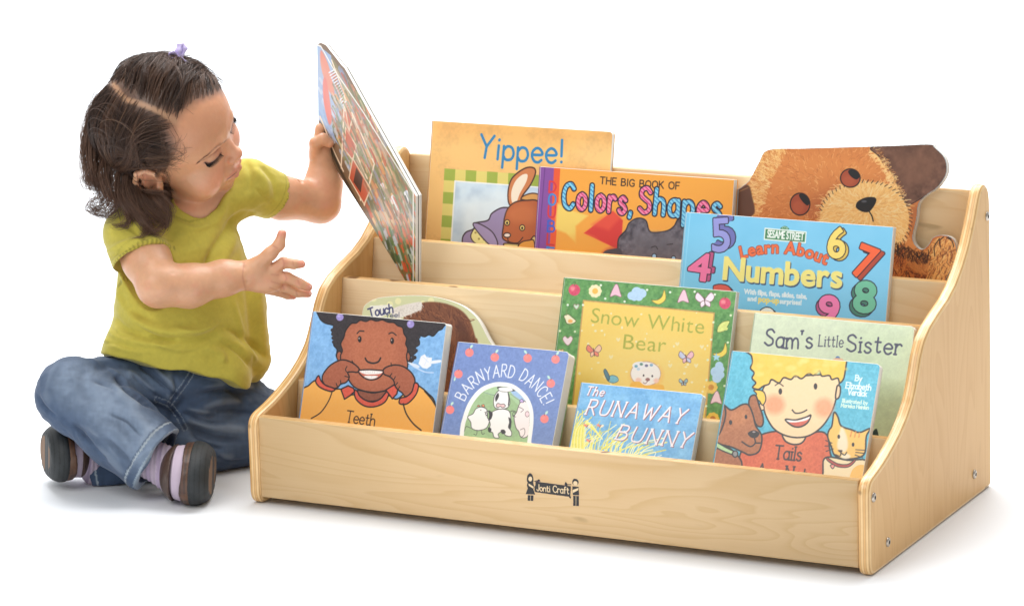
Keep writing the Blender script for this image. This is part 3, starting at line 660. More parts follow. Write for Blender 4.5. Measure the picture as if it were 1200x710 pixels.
    a.ell(526,521,5,8,DK); a.ell(580,551,5,8,DK); a.poly([(522,572),(540,572),(534,582)],(60,40,40)); a.stroke([(534,582),(530,594),(512,588)],w=3); a.stroke([(534,582),(548,590),(556,580)],w=3)
    for q in ([(500,545),(476,535)],[(500,556),(474,556)],[(505,567),(478,576)],[(590,570),(622,572)],[(590,580),(624,584)],[(588,590),(616,600)]): a.stroke(q,w=2.5)
    for q in ([(575,500),(570,520)],[(590,503),(586,522)],[(604,507),(602,522)]): a.stroke(q,(214,140,60),5)
    a.poly([(482,600),(520,622),(560,625),(588,606),(585,618),(560,636),(520,634),(484,612)],(170,60,50),DK,2); a.poly([(494,630),(502,626),(510,630),(503,642)],(230,150,140),DK,2)
    a.text('Tails',[(282,604),(382,612)],44,(50,30,28),w=5.5,serif=.07); a.text('Are Not',[(214,672),(400,690)],44,(50,30,28),w=5.5,serif=.07)
    wt=(236,246,246)
    a.text('By',[(588,309),(612,311)],18,wt,w=3.4,serif=.07); a.text('Elizabeth',[(552,337),(646,346)],19,wt,w=3.4,serif=.05); a.text('Verdick',[(560,362),(630,369)],19,wt,w=3.4,serif=.05)
    a.text('Illustrated by',[(538,391),(634,400)],12,(226,238,214),w=2.2,serif=.03); a.text('Marieka Heinlen',[(534,409),(638,418)],12,(226,238,214),w=2.2,serif=.03)
    a.mottle(.035,2,None,(1,1,1),5)
    return build_book('board_book','board book titled Tails, a drawn blond boy between brown dog and yellow cat',fr,w,h,9.,a,(0,5,5,0),spine_col=(70,160,186))
def book_touch():
    k=.33; th=10.; yd,zd=DIV[1]; s=math.sqrt(1+k*k); d=(yd-(th/1000+.0009)*s)-k*zd; zf=ZB+.0008
    p=onp(420,400,(0,1,-k),d); O=np.array([p[0],d+k*zf,zf]); fr=Frame(O,(1,0,0),(0,k,1))
    px=[(425,364),(428,357),(440,350),(455,347.5),(480,346),(505,347),(527,352),(545,360),(560,374),(572,396),(577,404)]
    top=np.array([fr.tl(*q) for q in px]); x1=top[-1][0]+4
    out=np.vstack([catmull(top,False,4),[(x1,top[-1][1]-14),(x1,0),(top[0][0]+1,0),(top[0][0]-1,top[0][1]-12)]])
    w=x1+3; h=top[:,1].max()+3
    a=Art(fr.tl,w,h,(206,210,166)); a.view=(340,330,3.53)
    for i in range(9): a.ell(345+i*34,70+((i*37)%50),13,13,(228,226,176),soft=2)
    # photo of a puppy's brown coat
    co=[(470,150),(500,110),(545,88),(600,84),(660,96),(712,122),(745,165),(765,225),(780,300),(780,760),(560,760),(480,400),(470,200)]
    a.poly(co,(122,72,46),soft=6); 
    a.fur(co,1500,26,[(94,50,32),(140,86,54),(164,104,66),(112,64,42),(74,40,28)],lambda x,y:1.2+(x-600)*.004+.4*math.sin(y*.03),2.6,4,.35,.7)
    a.poly([(690,150),(730,190),(750,260),(700,300),(690,220)],(84,44,30),soft=20,op=.7); a.poly([(600,200),(650,210),(660,330),(610,400),(590,300)],(72,40,28),soft=24,op=.7)
    a.ell(655,262,9,10,(24,18,18))
    a.poly([(330,100),(420,95),(432,125),(340,160)],(236,236,226),smooth=False); a.poly([(425,112),(530,84),(545,98),(530,120),(440,152)],(226,220,212),smooth=True); 
    a.fur([(430,115),(530,86),(545,98),(530,120),(440,150)],160,12,[(244,240,234),(206,200,192)],lambda x,y:.4,2,5,.8,.8)
    a.text('Touch',[(330,150),(352,142),(426,128)],34,(58,62,110),w=6)
    a.text('feel',[(400,150),(452,146)],18,(90,96,120),w=3)
    return build_book('board_book','pale green rounded board book with brown furry puppy, behind the Teeth book',fr,w,h,th,a,outline=out)
def book_snow():
    fr,w,h=leaning((662,323.5),(863.1,343.1),.33,*DIV[1],9.)
    a=Art(fr.tl,w,h,(94,148,84)); a.view=(640,310,2.958); a.mottle(.05,4,None,(1,1,.6),3)
    a.poly([(128,122),(585,166),(535,760),(60,760)],(190,150,90),smooth=False); a.poly([(132,127),(580,170),(530,760),(66,760)],(248,214,112),smooth=False); m=a.mask([(132,127),(580,170),(530,760),(66,760)],False)
    a.clip=m; a.ell(340,400,190,150,(250,222,132),soft=120,op=.8)
    r=np.random.default_rng(8)
    for i in range(60):
        x=r.uniform(110,560);y=r.uniform(140,600); a.ell(x,y,r.uniform(2,5),r.uniform(2,5),(253,243,196))
    for (x,y) in [(225,320),(205,390),(430,350),(540,285),(520,350),(250,260),(455,275)]:
        a.poly([(x,y+7),(x-7,y-2),(x-4,y-7),(x,y-3),(x+4,y-7),(x+7,y-2)],(252,236,180))
    a.clip=None
    T_=(164,166,72)
    a.text('Snow White',[(154,200),(350,222),(546,240)],48,T_,font=True,gap=.12,bold=-.1); a.text('Bear',[(266,292),(414,304)],48,T_,font=True,gap=.12,bold=-.1)
    # bear cub
    a.ell(348,384,56,46,(214,160,80),soft=22,op=.7); a.ell(345,378,52,42,(246,243,240),(190,160,140),2); a.ell(325,350,26,14,(238,238,242)); 
    for (x,y,c) in [(312,352,(120,170,190)),(330,345,(110,150,140)),(348,350,(120,120,150)),(365,348,(130,170,200)),(320,362,(180,200,220))]: a.ell(x,y,6,5,c)
    a.ell(352,398,8,6,(150,110,110)); a.ell(338,384,3,4,(60,50,60)); a.ell(368,386,3,4,(60,50,60)); a.stroke([(352,404),(344,412),(336,408)],(120,80,80),2); a.ell(320,400,10,8,(244,204,190),soft=6); a.ell(382,402,9,8,(244,204,190),soft=6)
    a.poly([(290,420),(320,405),(345,418),(392,415),(410,430),(400,520),(300,520)],(240,186,80))
    # birds and butterflies
    def bfly(x,y,s_,c1,c2):
        a.poly([(x,y),(x-16*s_,y-18*s_),(x-22*s_,y-6*s_),(x-12*s_,y+4*s_)],c1,(120,90,90),1.5); a.poly([(x,y),(x+14*s_,y-18*s_),(x+22*s_,y-8*s_),(x+14*s_,y+3*s_)],c2,(120,90,90),1.5); a.poly([(x,y),(x-10*s_,y+6*s_),(x-8*s_,y+16*s_),(x,y+10*s_)],c2,(120,90,90),1.5); a.poly([(x,y),(x+12*s_,y+5*s_),(x+12*s_,y+15*s_),(x+2*s_,y+10*s_)],c1,(120,90,90),1.5); a.stroke([(x-2,y-8*s_),(x+2,y+14*s_)],(90,60,60),2.4)
    bfly(166,300,1.2,(228,130,110),(244,200,170)); bfly(486,322,1.2,(190,196,220),(226,180,190)); bfly(476,408,.7,(150,190,200),(140,180,190))
    a.poly([(212,400),(225,384),(245,388),(250,402),(232,410)],(126,186,206),(70,110,130),1.5); a.poly([(214,402),(200,372),(206,362),(220,388)],(90,130,150),(60,80,100),1.5)
    # border motifs
    def apple(x,y,s_=1): a.ell(x,y,20*s_,20*s_,(206,74,104)); a.ell(x-6,y-5,8*s_,8*s_,(230,130,140),soft=6); a.stroke([(x,y-16*s_),(x+4,y-26*s_)],(90,120,60),3)
    def flower(x,y,c,c2):
        for i in range(9):
            t=i*math.tau/9; a.ell(x+15*math.cos(t),y+15*math.sin(t),8,8,c)
        a.ell(x,y,10,10,c2)
    def cloud(x,y,rot=0):
        for dx,dy,r_ in [(-18,6,14),(0,-6,18),(18,-2,16),(8,10,14),(-8,12,12)]:
            cx,cy=(dx,dy) if not rot else (dy,dx*1.2); a.ell(x+cx,y+cy,r_,r_,(176,206,232))
    def moon(x,y,s_=1,fl=1): a.poly([(x+fl*-22*s_,y+8*s_),(x,y+20*s_),(x+fl*22*s_,y+4*s_),(x+fl*18*s_,y-26*s_),(x+fl*10*s_,y-4*s_),(x-fl*4*s_,y+6*s_)],(238,212,92),(120,110,60),1.5)
    def heart(x,y,c=(244,222,230),s_=1): a.poly([(x,y+18*s_),(x-17*s_,y-3*s_),(x-10*s_,y-14*s_),(x,y-7*s_),(x+10*s_,y-14*s_),(x+17*s_,y-3*s_)],c,(150,120,110),1.5)
    def leaf(x,y,c=(214,214,120)): 
        a.poly([(x-20,y+16),(x-16,y-6),(x,y-20),(x+22,y-22),(x+14,y-2),(x+4,y+12)],c,(90,110,50),1.5)
        for q in ((-10,0),(0,-8),(8,4)): a.ell(x+q[0],y+q[1],8,6,c)
    def cone(x,y,c): a.poly([(x-18,y+18),(x-2,y-20),(x+8,y-22),(x+16,y+2),(x+20,y+20),(x,y+14)],c,(140,100,110),1.5)
    apple(98,88); flower(170,92,(244,234,190),(232,180,80)); cone(240,92,(236,190,206)); cloud(314,102); moon(390,116,1.1); cone(474,112,(240,200,214)); 
    bfly(550,124,1.5,(238,220,234),(244,230,240)); apple(620,134)
    for (x,y) in [(128,140),(205,118),(272,128),(350,88),(430,96),(515,94),(585,104),(190,72),(75,140)]: a.ell(x,y,4,4,(224,234,216))
    heart(105,145,(190,214,190),.55)
    a.poly([(66,190),(62,178),(76,172),(90,182),(104,196),(88,206),(72,204)],(240,232,200),(90,110,60),2); a.ell(84,196,8,6,(236,170,90),soft=4); a.stroke([(72,150),(70,176)],(120,140,90),2); heart(75,262); heart(52,300,(226,200,120),.5)
    leaf(614,218,(214,220,130)); moon(602,300,1.1); a.poly([(590,305),(594,316),(604,316),(597,324),(600,334),(590,328),(581,334),(584,323),(577,316),(587,315)],(160,206,226),smooth=False); cloud(594,372,1); flower(572,425,(226,190,90),(200,140,60)); cone(588,462,(240,206,214)); flower(578,534,(230,190,80),(190,120,60)); cloud(560,600,1); apple(548,670); leaf(40,560); apple(45,640); moon(52,480)
    for (x,y) in [(640,176),(580,200),(572,260),(630,270),(560,330),(556,400),(618,420),(555,490),(48,230),(100,232),(70,350),(45,420)]: a.ell(x,y,4,4,(214,226,190))
    a.mottle(.03,2,None,(1,1,1),7)
    return build_book('picture_book','green bordered yellow hardcover titled Snow White Bear, in the second tier',fr,w,h,9.,a,(0,0,0,0),board=False,spine_col=(84,136,80))
def book_sam():
    fr,w,h=leaning((885,368.6),(1072.6,380.4),.4,*DIV[1],8.)
    a=Art(fr.tl,w,h,(203,215,186)); a.view=(820,350,3.227)
    a.poly([(560,150),(900,170),(880,700),(600,700)],(186,206,166),soft=120,op=.5)
    INK=(48,52,82)
    a.text("Sam's",[(244,176),(330,186),(425,184)],54,INK,w=6.4,gap=.22,serif=.07,wob=.03); a.text('Little',[(450,179),(541,183)],36,INK,w=3.6,gap=.22,serif=.06); a.text('Sister',[(556,200),(660,204),(760,212)],54,INK,w=6.4,gap=.22,serif=.07,wob=.03)
    a.ell(522,226,9,9,(60,110,170)); a.poly([(500,232),(545,232),(560,300),(490,300)],(220,170,130))
    a.poly([(640,530),(668,490),(676,540)],(40,60,60)); a.stroke([(640,480),(600,540),(640,620)],(120,150,110),6)
    a.mottle(.02,6,None,(1,1,.8),2); a.mottle(.015,1.6,None,(1,1,1),3)
    return build_book('picture_book','pale sage green book titled Sam\'s Little Sister, behind the Tails book',fr,w,h,8.,a,(0,3,5,0),spine_col=(180,196,160))
def num3d(a,ch,x,y,w_,hh,col,side,dx,dy,rot=0.,bold=9,sp=1.):
    """solid drawn figure: extruded side then face, outlined"""
    c,q=math.cos(rot),math.sin(rot); base=[(x-w_/2*c,y+hh/2-w_/2*q),(x+w_/2*c,y+hh/2+w_/2*q)]
    n=7
    for i in range(n,0,-1):
        P=[(p[0]+dx*i/n,p[1]+dy*i/n) for p in base]; a.text(ch,P,hh,side,font=True,bold=bold*.55,line=(40,40,60) if i==n else None,lw=3.4)
    a.text(ch,base,hh,side,font=True,bold=bold*.55,line=None)
    a.text(ch,base,hh,col,font=True,bold=bold*.55,line=(30,24,40),lw=3.)
def book_numbers():
    fr,w,h=leaning((804.3,248.7),(1047.1,266),.25,*DIV[2],9.)
    a=Art(fr.tl,w,h,(118,190,224)); a.view=(780,150,2.9575); a.mottle(.02,30,None,(1,.6,.4),3); a.stroke([(86,292),(62,548),(50,680)],(140,206,236),3)
    num3d(a,'5',193,374,58,104,(142,144,206),(104,106,170),18,-12,-.06,5); num3d(a,'4',112,484,72,84,(226,112,156),(176,76,120),14,-4,.15,6)
    num3d(a,'6',590,402,56,92,(248,222,116),(210,180,80),10,6,.05,6); num3d(a,'7',674,466,64,100,(232,96,52),(170,66,44),14,10,.38,6)
    num3d(a,'8',686,590,70,92,(108,184,152),(64,120,104),-10,10,.1,8); num3d(a,'9',560,634,64,84,(232,120,170),(180,80,130),-8,10,.12,8)
    num3d(a,'3',196,596,60,84,(206,84,70),(150,60,50),6,6,0,6); num3d(a,'2',356,674,50,80,(250,250,240),(180,180,190),6,6,0,6)
    # green sign
    a.poly([(345,348),(487,361),(484,398),(342,386)],(64,124,84),(236,244,236),2.5,False); a.poly([(398,350),(408,341),(420,342),(428,352)],(64,124,84),None,2,True)
    a.text('SESAME STREET',[(352,379),(416,385),(478,390)],21,(244,250,244),font=True,gap=.09,bold=.8,tall=1.15); a.text('CTW',[(404,350),(424,352)],7,(230,240,230),font=True)
    a.text('Learn About',[(263,452),(330,437),(400,434),(480,446),(556,474)],38,(224,104,60),font=True,gap=.14,bold=2.,line=(110,50,40),lw=1.4)
    for dx,dy in ((3,5),(2,3)): a.text('Numbers',[(200+dx,523+dy),(400+dx,540+dy),(608+dx,552+dy)],70,(50,76,110),font=True,gap=.14,bold=4)
    a.text('Numbers',[(200,523),(400,540),(608,552)],70,(254,240,140),font=True,gap=.14,bold=3.4)
    a.text('With flips, flaps, slides, tabs,',[(272,574),(380,583),(489,592)],15,(240,248,250),font=True,gap=.09,bold=.9); a.text('and',[(284,598),(314,600)],14,(240,248,250),font=True,bold=.9); a.text('pop-up',[(322,602),(392,608)],18,(246,220,120),font=True,bold=1.2); a.text('surprises!',[(396,608),(470,613)],15,(240,248,250),font=True,bold=.9)
    return build_book('picture_book','wide light blue hardcover of chunky coloured figures, titled Learn About Numbers',fr,w,h,9.,a,(0,0,0,0),board=False,spine_col=(130,196,228))
def yip_frame():
    return leaning((507.3,141),(718.3,155),.19,.3712,.3446,7.)
def book_yippee():
    fr,w,h=yip_frame(); a=Art(fr.tl,w,h,(232,186,116)); a.view=(480,130,3)
    a.poly([(60,20),(740,60),(730,110),(520,120),(300,100),(60,90)],(222,164,92),soft=60,op=.6); a.poly([(600,120),(720,130),(710,260),(620,230)],(236,192,124),soft=50,op=.7); a.mottle(.045,24,None,(1,.9,.5),4); a.mottle(.02,3,None,(1,.9,.6),6)
    # checked border
    x0,y0=123,203; G1=(150,168,66); G2=(214,200,112); n=9
    for i in range(9):
        xx=x0+i*37.4; yy=y0+i*2.6; c=G1 if i%2==0 else G2; a.poly([(xx,yy),(xx+37.4,yy+2.6),(xx+36,yy+44),(xx-1.4,yy+41)],c,smooth=False)
    for i in range(14):
        yy=y0+41*i; xx=x0-2.2*i; c=G1 if i%2==0 else G2; a.poly([(xx,yy),(xx+38,yy+2.6),(xx+36,yy+43.6),(xx-2.2,yy+41)],c,smooth=False)
    a.poly([(160,247),(470,270),(440,900),(120,900)],(190,210,226),smooth=False); m=a.mask([(160,247),(470,270),(440,900),(120,900)],False); a.mottle(.08,16,m,(1,.9,.7),8); a.poly([(190,330),(330,300),(360,420),(200,460)],(214,224,228),soft=50,op=.8); a.stroke([(160,247),(470,270)],(232,236,236),4); a.stroke([(160,247),(146,470),(130,700)],(232,236,236),5)
    a.clip=m
    # rabbit in a purple jacket
    a.poly([(185,470),(195,430),(225,415),(230,395),(275,385),(290,360),(330,340),(380,350),(420,380),(440,600),(200,600)],(146,130,168),(60,46,60),3.5)
    a.poly([(215,440),(240,400),(262,408),(300,440),(300,470),(240,470)],(236,224,150),(70,56,60),3); 
    for q in [(232,428),(250,436),(262,452),(244,450),(278,455),(252,418)]: a.ell(*q,4,4,(170,150,80))
    a.poly([(225,405),(240,395),(290,425),(310,470),(280,470)],(156,140,178),(60,46,60),3)
    a.clip=None
    BR=(176,92,48)
    a.poly([(352,330),(346,290),(356,245),(380,218),(412,200),(438,202),(442,222),(424,262),(396,300),(384,332)],(196,120,72),(70,40,30),3.5); a.poly([(360,320),(358,285),(372,248),(395,226),(414,224),(410,250),(388,290),(374,325)],(240,226,204))
    a.poly([(455,296),(430,290),(400,300),(396,312),(455,318)],(206,150,80),(70,40,30),3)
    a.poly([(334,375),(345,345),(370,322),(410,315),(455,322),(470,400),(450,440),(420,462),(370,468),(335,455),(326,440),(330,405)],BR,(70,40,30),3.5); a.poly([(350,350),(400,330),(440,350),(430,390),(360,385)],(194,110,60),soft=24,op=.7)
    a.ell(343,393,9,10,(244,214,120),(60,36,30),2.5); a.ell(396,411,9,10,(244,214,120),(60,36,30),2.5); a.ell(343,394,4,5,(40,26,24)); a.ell(396,412,4,5,(40,26,24)); a.ell(343,437,12,8,(232,214,200),(60,36,30),3); a.stroke([(345,446),(350,460),(380,464),(398,445)],(60,36,30),3)
    a.poly([(330,470),(370,468),(410,470),(440,440),(450,500),(380,520)],(214,190,120),(70,40,30),3)
    a.poly([(380,480),(420,455),(440,470),(430,600),(380,600)],(220,150,60),(70,40,30),3)
    a.text('Yippee!',[(245,163),(390,178),(537,184)],68,(40,124,176),w=9,gap=.2,tall=1.05)
    return build_book('board_book','tall tan book titled Yippee with a brown rabbit in green checked frame',fr,w,h,7.,a,(0,2,5,0),spine_col=(216,160,92),back_col=(226,180,110))
def book_colors():
    yd,zd=.3712-.0093,.3446      # in front of the tan book
    fr,w,h=leaning((633.3,195),(860.7,211),.19,yd,zd,11.)
    a=Art(fr.tl,w,h,(242,168,66)); a.view=(480,130,3); a.mottle(.03,8,None,(1,.8,.3),4)
    a.poly([(508,200),(530,203),(522,350),(498,700),(480,700),(492,400)],(222,84,44),smooth=False); a.poly([(455,190),(508,199),(480,700),(420,700)],(128,74,152),smooth=False); a.stroke([(476,198),(448,560)],(96,54,124),3); a.stroke([(462,198),(440,500)],(160,110,180),3)
    a.poly([(520,325),(570,350),(628,368),(584,405),(585,465),(550,430),(512,415),(515,370)],(250,218,110),soft=8,smooth=False); a.poly([(612,430),(715,352),(750,385),(745,465),(735,488)],(206,54,48),soft=4,smooth=False); a.poly([(640,400),(715,352),(745,372),(700,420)],(224,84,60),soft=14,op=.7,smooth=False)
    a.ell(600,470,60,30,(248,176,70),soft=30,op=.6); a.poly([(680,500),(740,480),(760,560),(700,560)],(180,60,50),soft=20)
    EL=(92,88,98)
    el=[(732,500),(735,450),(760,420),(772,395),(800,378),(830,385),(842,420),(860,428),(905,422),(930,405),(945,380),(975,378),(985,430),(975,560),(730,560)]
    a.poly(el,EL,(50,46,52),3.5); m=a.mask(el); a.mottle(.09,5,m,(1,1,1),3); a.poly([(790,440),(860,430),(950,450),(960,520),(800,520)],(104,100,108),soft=30,op=.7)
    a.ell(860,511,8,9,(150,190,220),(40,36,40),2); a.ell(928,519,8,9,(150,190,220),(40,36,40),2); a.stroke([(850,480),(865,476),(872,486)],(50,46,50),2.5); a.stroke([(905,470),(925,468)],(50,46,50),2.5); a.poly([(680,500),(710,486),(745,490),(740,560),(670,560)],(70,66,74))
    for i,(ch,y) in enumerate(zip('DOUBLE',(286,330,373,424,470,518))): a.text(ch,[(490-i*1.8,y),(514-i*1.8,y+2)],34,[(206,50,60),(60,130,200),(206,50,60),(60,90,190),(190,50,60),(60,130,200)][i],w=6)
    a.text('THE BIG BOOK OF',[(670,256),(810,268),(948,276)],21,(56,40,30),w=4,gap=.24)
    P1,P2=[(540,342),(600,346),(680,352),(778,362)],[(808,356),(900,366),(1000,375),(1090,382)]
    ST=[(74,150,200),(214,70,120)]; BL=(126,200,228); PK=(240,136,176)
    for t,P,cols in (('Colors,',P1,[BL,PK,BL,PK,PK,PK,BL]),('Shapes',P2,[PK,BL,BL,BL,PK,BL])):
        a.text(t,P,76,cols,w=11.5,gap=.3,line=(26,20,44),lw=4.2,stripe=([(60,140,196) if c is BL else (200,60,110) for c in cols],13))
    return build_book('picture_book','orange hardcover with purple spine strip and grey elephant, titled Colors, Shapes',fr,w,h,11.,a,(0,0,0,0),board=False,spine_col=(120,66,146),back_col=(236,160,60))
def book_bear():
    k=.17; th=9.; yd,zd=.3712,.3446; s=math.sqrt(1+k*k); d=(yd-(th/1000+.0009)*s)-k*zd; zf=ZB+.0008
    p=onp(868,250,(0,1,-k),d); O=np.array([p[0]-.004,d+k*zf,zf]); fr=Frame(O,(1,0,0),(0,k,1))
    v=lambda x,y:(860+x/3.736,150+y/3.736)
    cp=[(-2,420),(4,288),(30,262),(62,236),(78,210),(110,150),(150,96),(300,90),(500,84),(700,78),(852,72),(880,86),(922,130),(932,175),(924,215),(890,262),(850,290),(818,318),(806,345),(800,400),(784,470),(790,505),(812,528),(834,528),(856,505),(870,482),(900,470),(940,474),(966,495),(975,540),(960,600),(930,660)]
    top=np.array([fr.tl(*v(*q)) for q in cp]); xr=top[-1][0]
    out=np.vstack([catmull(top,False,4),[(xr-3,0),(top[0][0],0)]])
    w=top[:,0].max()+4; h=top[:,1].max()+3
    a=Art(fr.tl,w,h,(178,104,52)); a.view=(860,150,3.736); a.mottle(.06,12,None,(1,.8,.5),3)
    body=[(60,240),(150,90),(600,80),(640,130),(690,200),(720,260),(760,400),(700,720),(60,720),(40,400)]
    a.poly(body,(196,118,60),soft=10); a.poly([(150,130),(400,110),(600,130),(640,220),(480,230),(300,260),(160,330)],(212,134,70),soft=60,op=.7); a.poly([(330,330),(460,260),(500,300),(380,420),(330,420)],(170,92,48),soft=40,op=.7)
    cols=[(206,134,72),(224,160,92),(184,104,54),(232,180,116),(170,92,46)]
    a.fur(body,2600,16,cols,lambda x,y:math.atan2(y-300,x-420),2.2,3,.5,.55)
    a.fur([(70,250),(150,95),(230,95),(170,230),(120,380),(80,380)],700,22,[(240,204,140),(228,176,104),(206,140,76)],lambda x,y:math.atan2(y-330,x-330),2.4,4,.35,.85)
    a.fur([(600,85),(660,130),(715,220),(740,290),(700,300),(650,190),(590,120)],420,22,[(240,204,140),(228,176,104)],lambda x,y:-.4,2.4,6,.4,.85)
    # dark ears
    a.poly([(-10,300),(20,270),(62,250),(80,300),(86,380),(-10,400)],(92,56,38),soft=6); a.stroke([(20,280),(62,262)],(140,96,60),4)
    ear=[(612,82),(860,72),(925,130),(930,200),(880,270),(815,312),(755,338),(735,290),(705,225),(672,165),(630,120)]
    a.poly(ear,(100,66,50),(60,36,28),3); a.mottle(.07,6,a.mask(ear),(1,.8,.7),9); a.poly([(700,120),(860,110),(880,200),(780,260),(720,200)],(116,78,58),soft=50,op=.7); a.fur([(608,85),(650,120),(700,210),(742,300),(722,300),(670,190)],300,18,[(236,196,130),(200,140,80),(120,70,40)],lambda x,y:-.2,2,7,.5,.85)
    # muzzle
    mz=[(378,385),(392,330),(420,290),(470,255),(540,240),(620,238),(690,252),(735,300),(765,370),(760,440),(720,520),(660,560),(560,560),(380,560)]
    a.poly(mz,(226,176,104),soft=5); a.fur(mz,1500,26,[(244,206,140),(250,222,164),(214,158,88),(234,188,116)],lambda x,y:math.atan2(y-350,x-590),2.4,8,.3,.8)
    for i in range(46):
        t=-2.9+i*.105; x=575+195*math.cos(t); y=400+160*math.sin(t); a.stroke([(x,y),(x+14*math.cos(t+.5),y+14*math.sin(t+.5))],(50,32,24),2.6,False)
    a.fur([(700,540),(850,580),(900,660),(880,720),(690,720)],500,24,[(120,56,30),(196,110,50),(160,80,40),(60,34,24)],lambda x,y:-1.9+.6*math.sin(x*.02),2.6,9,.4,.85)
    arm=[(845,560),(870,500),(910,478),(955,490),(972,530),(955,600),(920,680),(860,680)]
    a.poly(arm,(214,150,84),soft=4); a.fur(arm,420,30,[(240,196,120),(190,120,60),(130,70,36),(232,170,90)],lambda x,y:1.9,3,10,.3,.85)
    for q in ([(880,560),(878,520),(900,485)],[(905,520),(900,495),(918,478)],[(932,480),(955,495),(962,520)],[(940,478),(950,484)]): a.stroke(q,(46,30,24),3.4)
    a.poly([(790,500),(850,540),(860,600),(830,640),(760,600),(760,500)],(206,134,72),soft=14,op=.8); a.fur([(700,520),(850,560),(860,600),(820,600),(700,560)],160,22,[(50,32,24),(96,52,30)],lambda x,y:-1.6,2.6,12,.4,.9)
    # eyes and nose
    for (x,y,rx,ry) in ((290,334,43,48),(510,220,43,40)):
        a.ell(x,y,rx,ry,(158,70,42),(26,18,18),3.5); a.ell(x-8,y+12,rx*.6,ry*.55,(178,88,54),soft=14,op=.6)
    a.poly([(285,294),(305,288),(325,302),(332,325),(322,340),(300,322)],(20,16,18)); a.poly([(500,190),(520,182),(542,196),(550,215),(535,226),(512,212)],(20,16,18))
    a.poly([(548,318),(580,304),(615,304),(624,318),(612,345),(590,368),(560,366),(536,350),(536,332)],(18,16,18)); a.ell(570,322,12,5,(80,80,88),soft=5); a.stroke([(590,362),(604,385),(610,408)],(20,16,18),4.5)
    a.fur([(40,560),(700,560),(900,640),(900,1200),(40,1200)],900,24,[(150,74,38),(190,110,54),(120,58,32)],lambda x,y:1.3,3,13,.5,.7)
    grey=plain('die_cut_edge',hexc('A9AEAE'),rough=.5,var=.04)
    return build_book('board_book','die-cut book shaped like a shaggy brown bear, at the top right tier',fr,w,h,th,a,outline=out,edge=grey)
def book_held():
    # surveyed corners of the front cover: A top, B right, D left; placed in depth so that it is a rectangle standing in the second slot from the back
    Bp=onp(487.5,230,(0,1,0),.212)
    def at(u,v,ds): n=FV; return onp(u,v,n,n@Bp+ds)
    Ap=at(371.5,52,.130); Cp=at(487,348,.045)
    Bv=Bp-Cp; Bv/=np.linalg.norm(Bv); A=Bp-Ap; A=A-(A@Bv)*Bv; A/=np.linalg.norm(A)
    q=np.array([(p-Cp)@A for p in (Ap,Bp)])*1000; O=Cp+A*q[0]/1000; fr=Frame(O,A,Bv)
    tr=[fr.tl(*p) for p in [(373,143),(392,196),(434,262),(487,349),(487.5,230),(404,80),(400.5,76.5),(382,53),(376,50),(371.5,52)]]
    OUT=np.array([p+0 for p in tr]); P=OUT; w=P[:,0].max()+1; hgt=P[:,1].max()+1
    h=hgt; th=11.
    a=Art(fr.tl,w,h,(120,96,72)); a.view=(350,40,2.367)
    r=np.random.default_rng(12)
    # painted busy picture: sky, red roofs, garden, swans, dark bottom
    a.poly([(40,20),(90,60),(150,200),(120,320),(50,230)],(150,176,214),smooth=False)
    a.poly([(90,60),(200,230),(320,430),(320,690),(290,690),(120,340)],(132,122,84),smooth=False)
    cols=[(196,90,60),(220,150,90),(110,130,80),(90,110,70),(170,150,130),(206,186,170),(130,140,170),(180,70,50),(226,200,150),(90,90,60)]
    for i in range(520):
        x=r.uniform(90,325); y=r.uniform(max(90,(x-60)*1.55),min(690,(x)*2.2+60)); l=r.uniform(12,34); a.stroke([(x,y),(x+l*.45,y+l*.9),(x+l*.7,y+l*1.6)],cols[r.integers(10)],r.uniform(3,9),op=.75)
    for i in range(60):
        x=r.uniform(55,140); y=r.uniform(80+ (x-50)*1.2,240+(x-50)*1.5); a.stroke([(x,y),(x+6,y+12)],[(170,190,222),(196,206,226),(132,160,206)][i%3],6,op=.7)
    # red and white lettering-like bands on the cover
    a.poly([(62,45),(84,90),(100,170),(80,150),(62,90)],(214,130,110),soft=3); a.poly([(68,130),(78,130),(92,230),(84,250),(70,190)],(216,110,100),soft=3)
    for i in range(16): a.stroke([(84+i*3.2,108+i*7.5),(98+i*3.,100+i*7.)],(222,228,240),2.2)
    for q in ([(92,74),(128,170),(118,372)],[(130,178),(210,360),(182,474)],[(60,230),(100,330),(124,380)],[(146,300),(190,400)],[(150,350),(172,460)]): a.stroke(q,(236,220,196),3.6,False)
    for P in ([(130,260),(160,310),(150,350),(128,320)],[(150,345),(200,430),(182,472),(140,400)],[(128,195),(150,230),(140,270)]): a.poly(P,(190,84,58),(226,204,176),2.2,False)
    a.poly([(160,370),(178,400),(172,440),(152,410)],(60,40,36),smooth=False)
    for (x,y,l,d) in [(255,455,40,.9),(262,585,46,1.),(292,440,22,1.),(225,420,26,1.),(300,600,26,1.)]:
        a.poly([(x,y),(x+10,y-6),(x+l*.6,y+l),(x+l*.5,y+l*1.5),(x+6,y+l*.7)],(232,234,240)); a.stroke([(x+l*.2,y+l*.5),(x+l*.45,y+l*1.2)],(60,60,70),4)
    a.poly([(60,240),(120,380),(200,530),(290,690),(270,700),(60,270)],(40,42,36),soft=4,op=.85,smooth=False)
    a.poly([(200,530),(320,530),(320,700),(290,700)],(80,110,60),soft=8,op=.45,smooth=False)
    for i in range(90):
        x=r.uniform(215,320); y=r.uniform(530,690); 
        if y<(x)*1.9+130: a.stroke([(x,y),(x+5,y+16)],[(214,92,54),(74,110,62),(56,80,56),(200,76,50),(190,196,210)][i%5],r.uniform(4,9),op=.8)
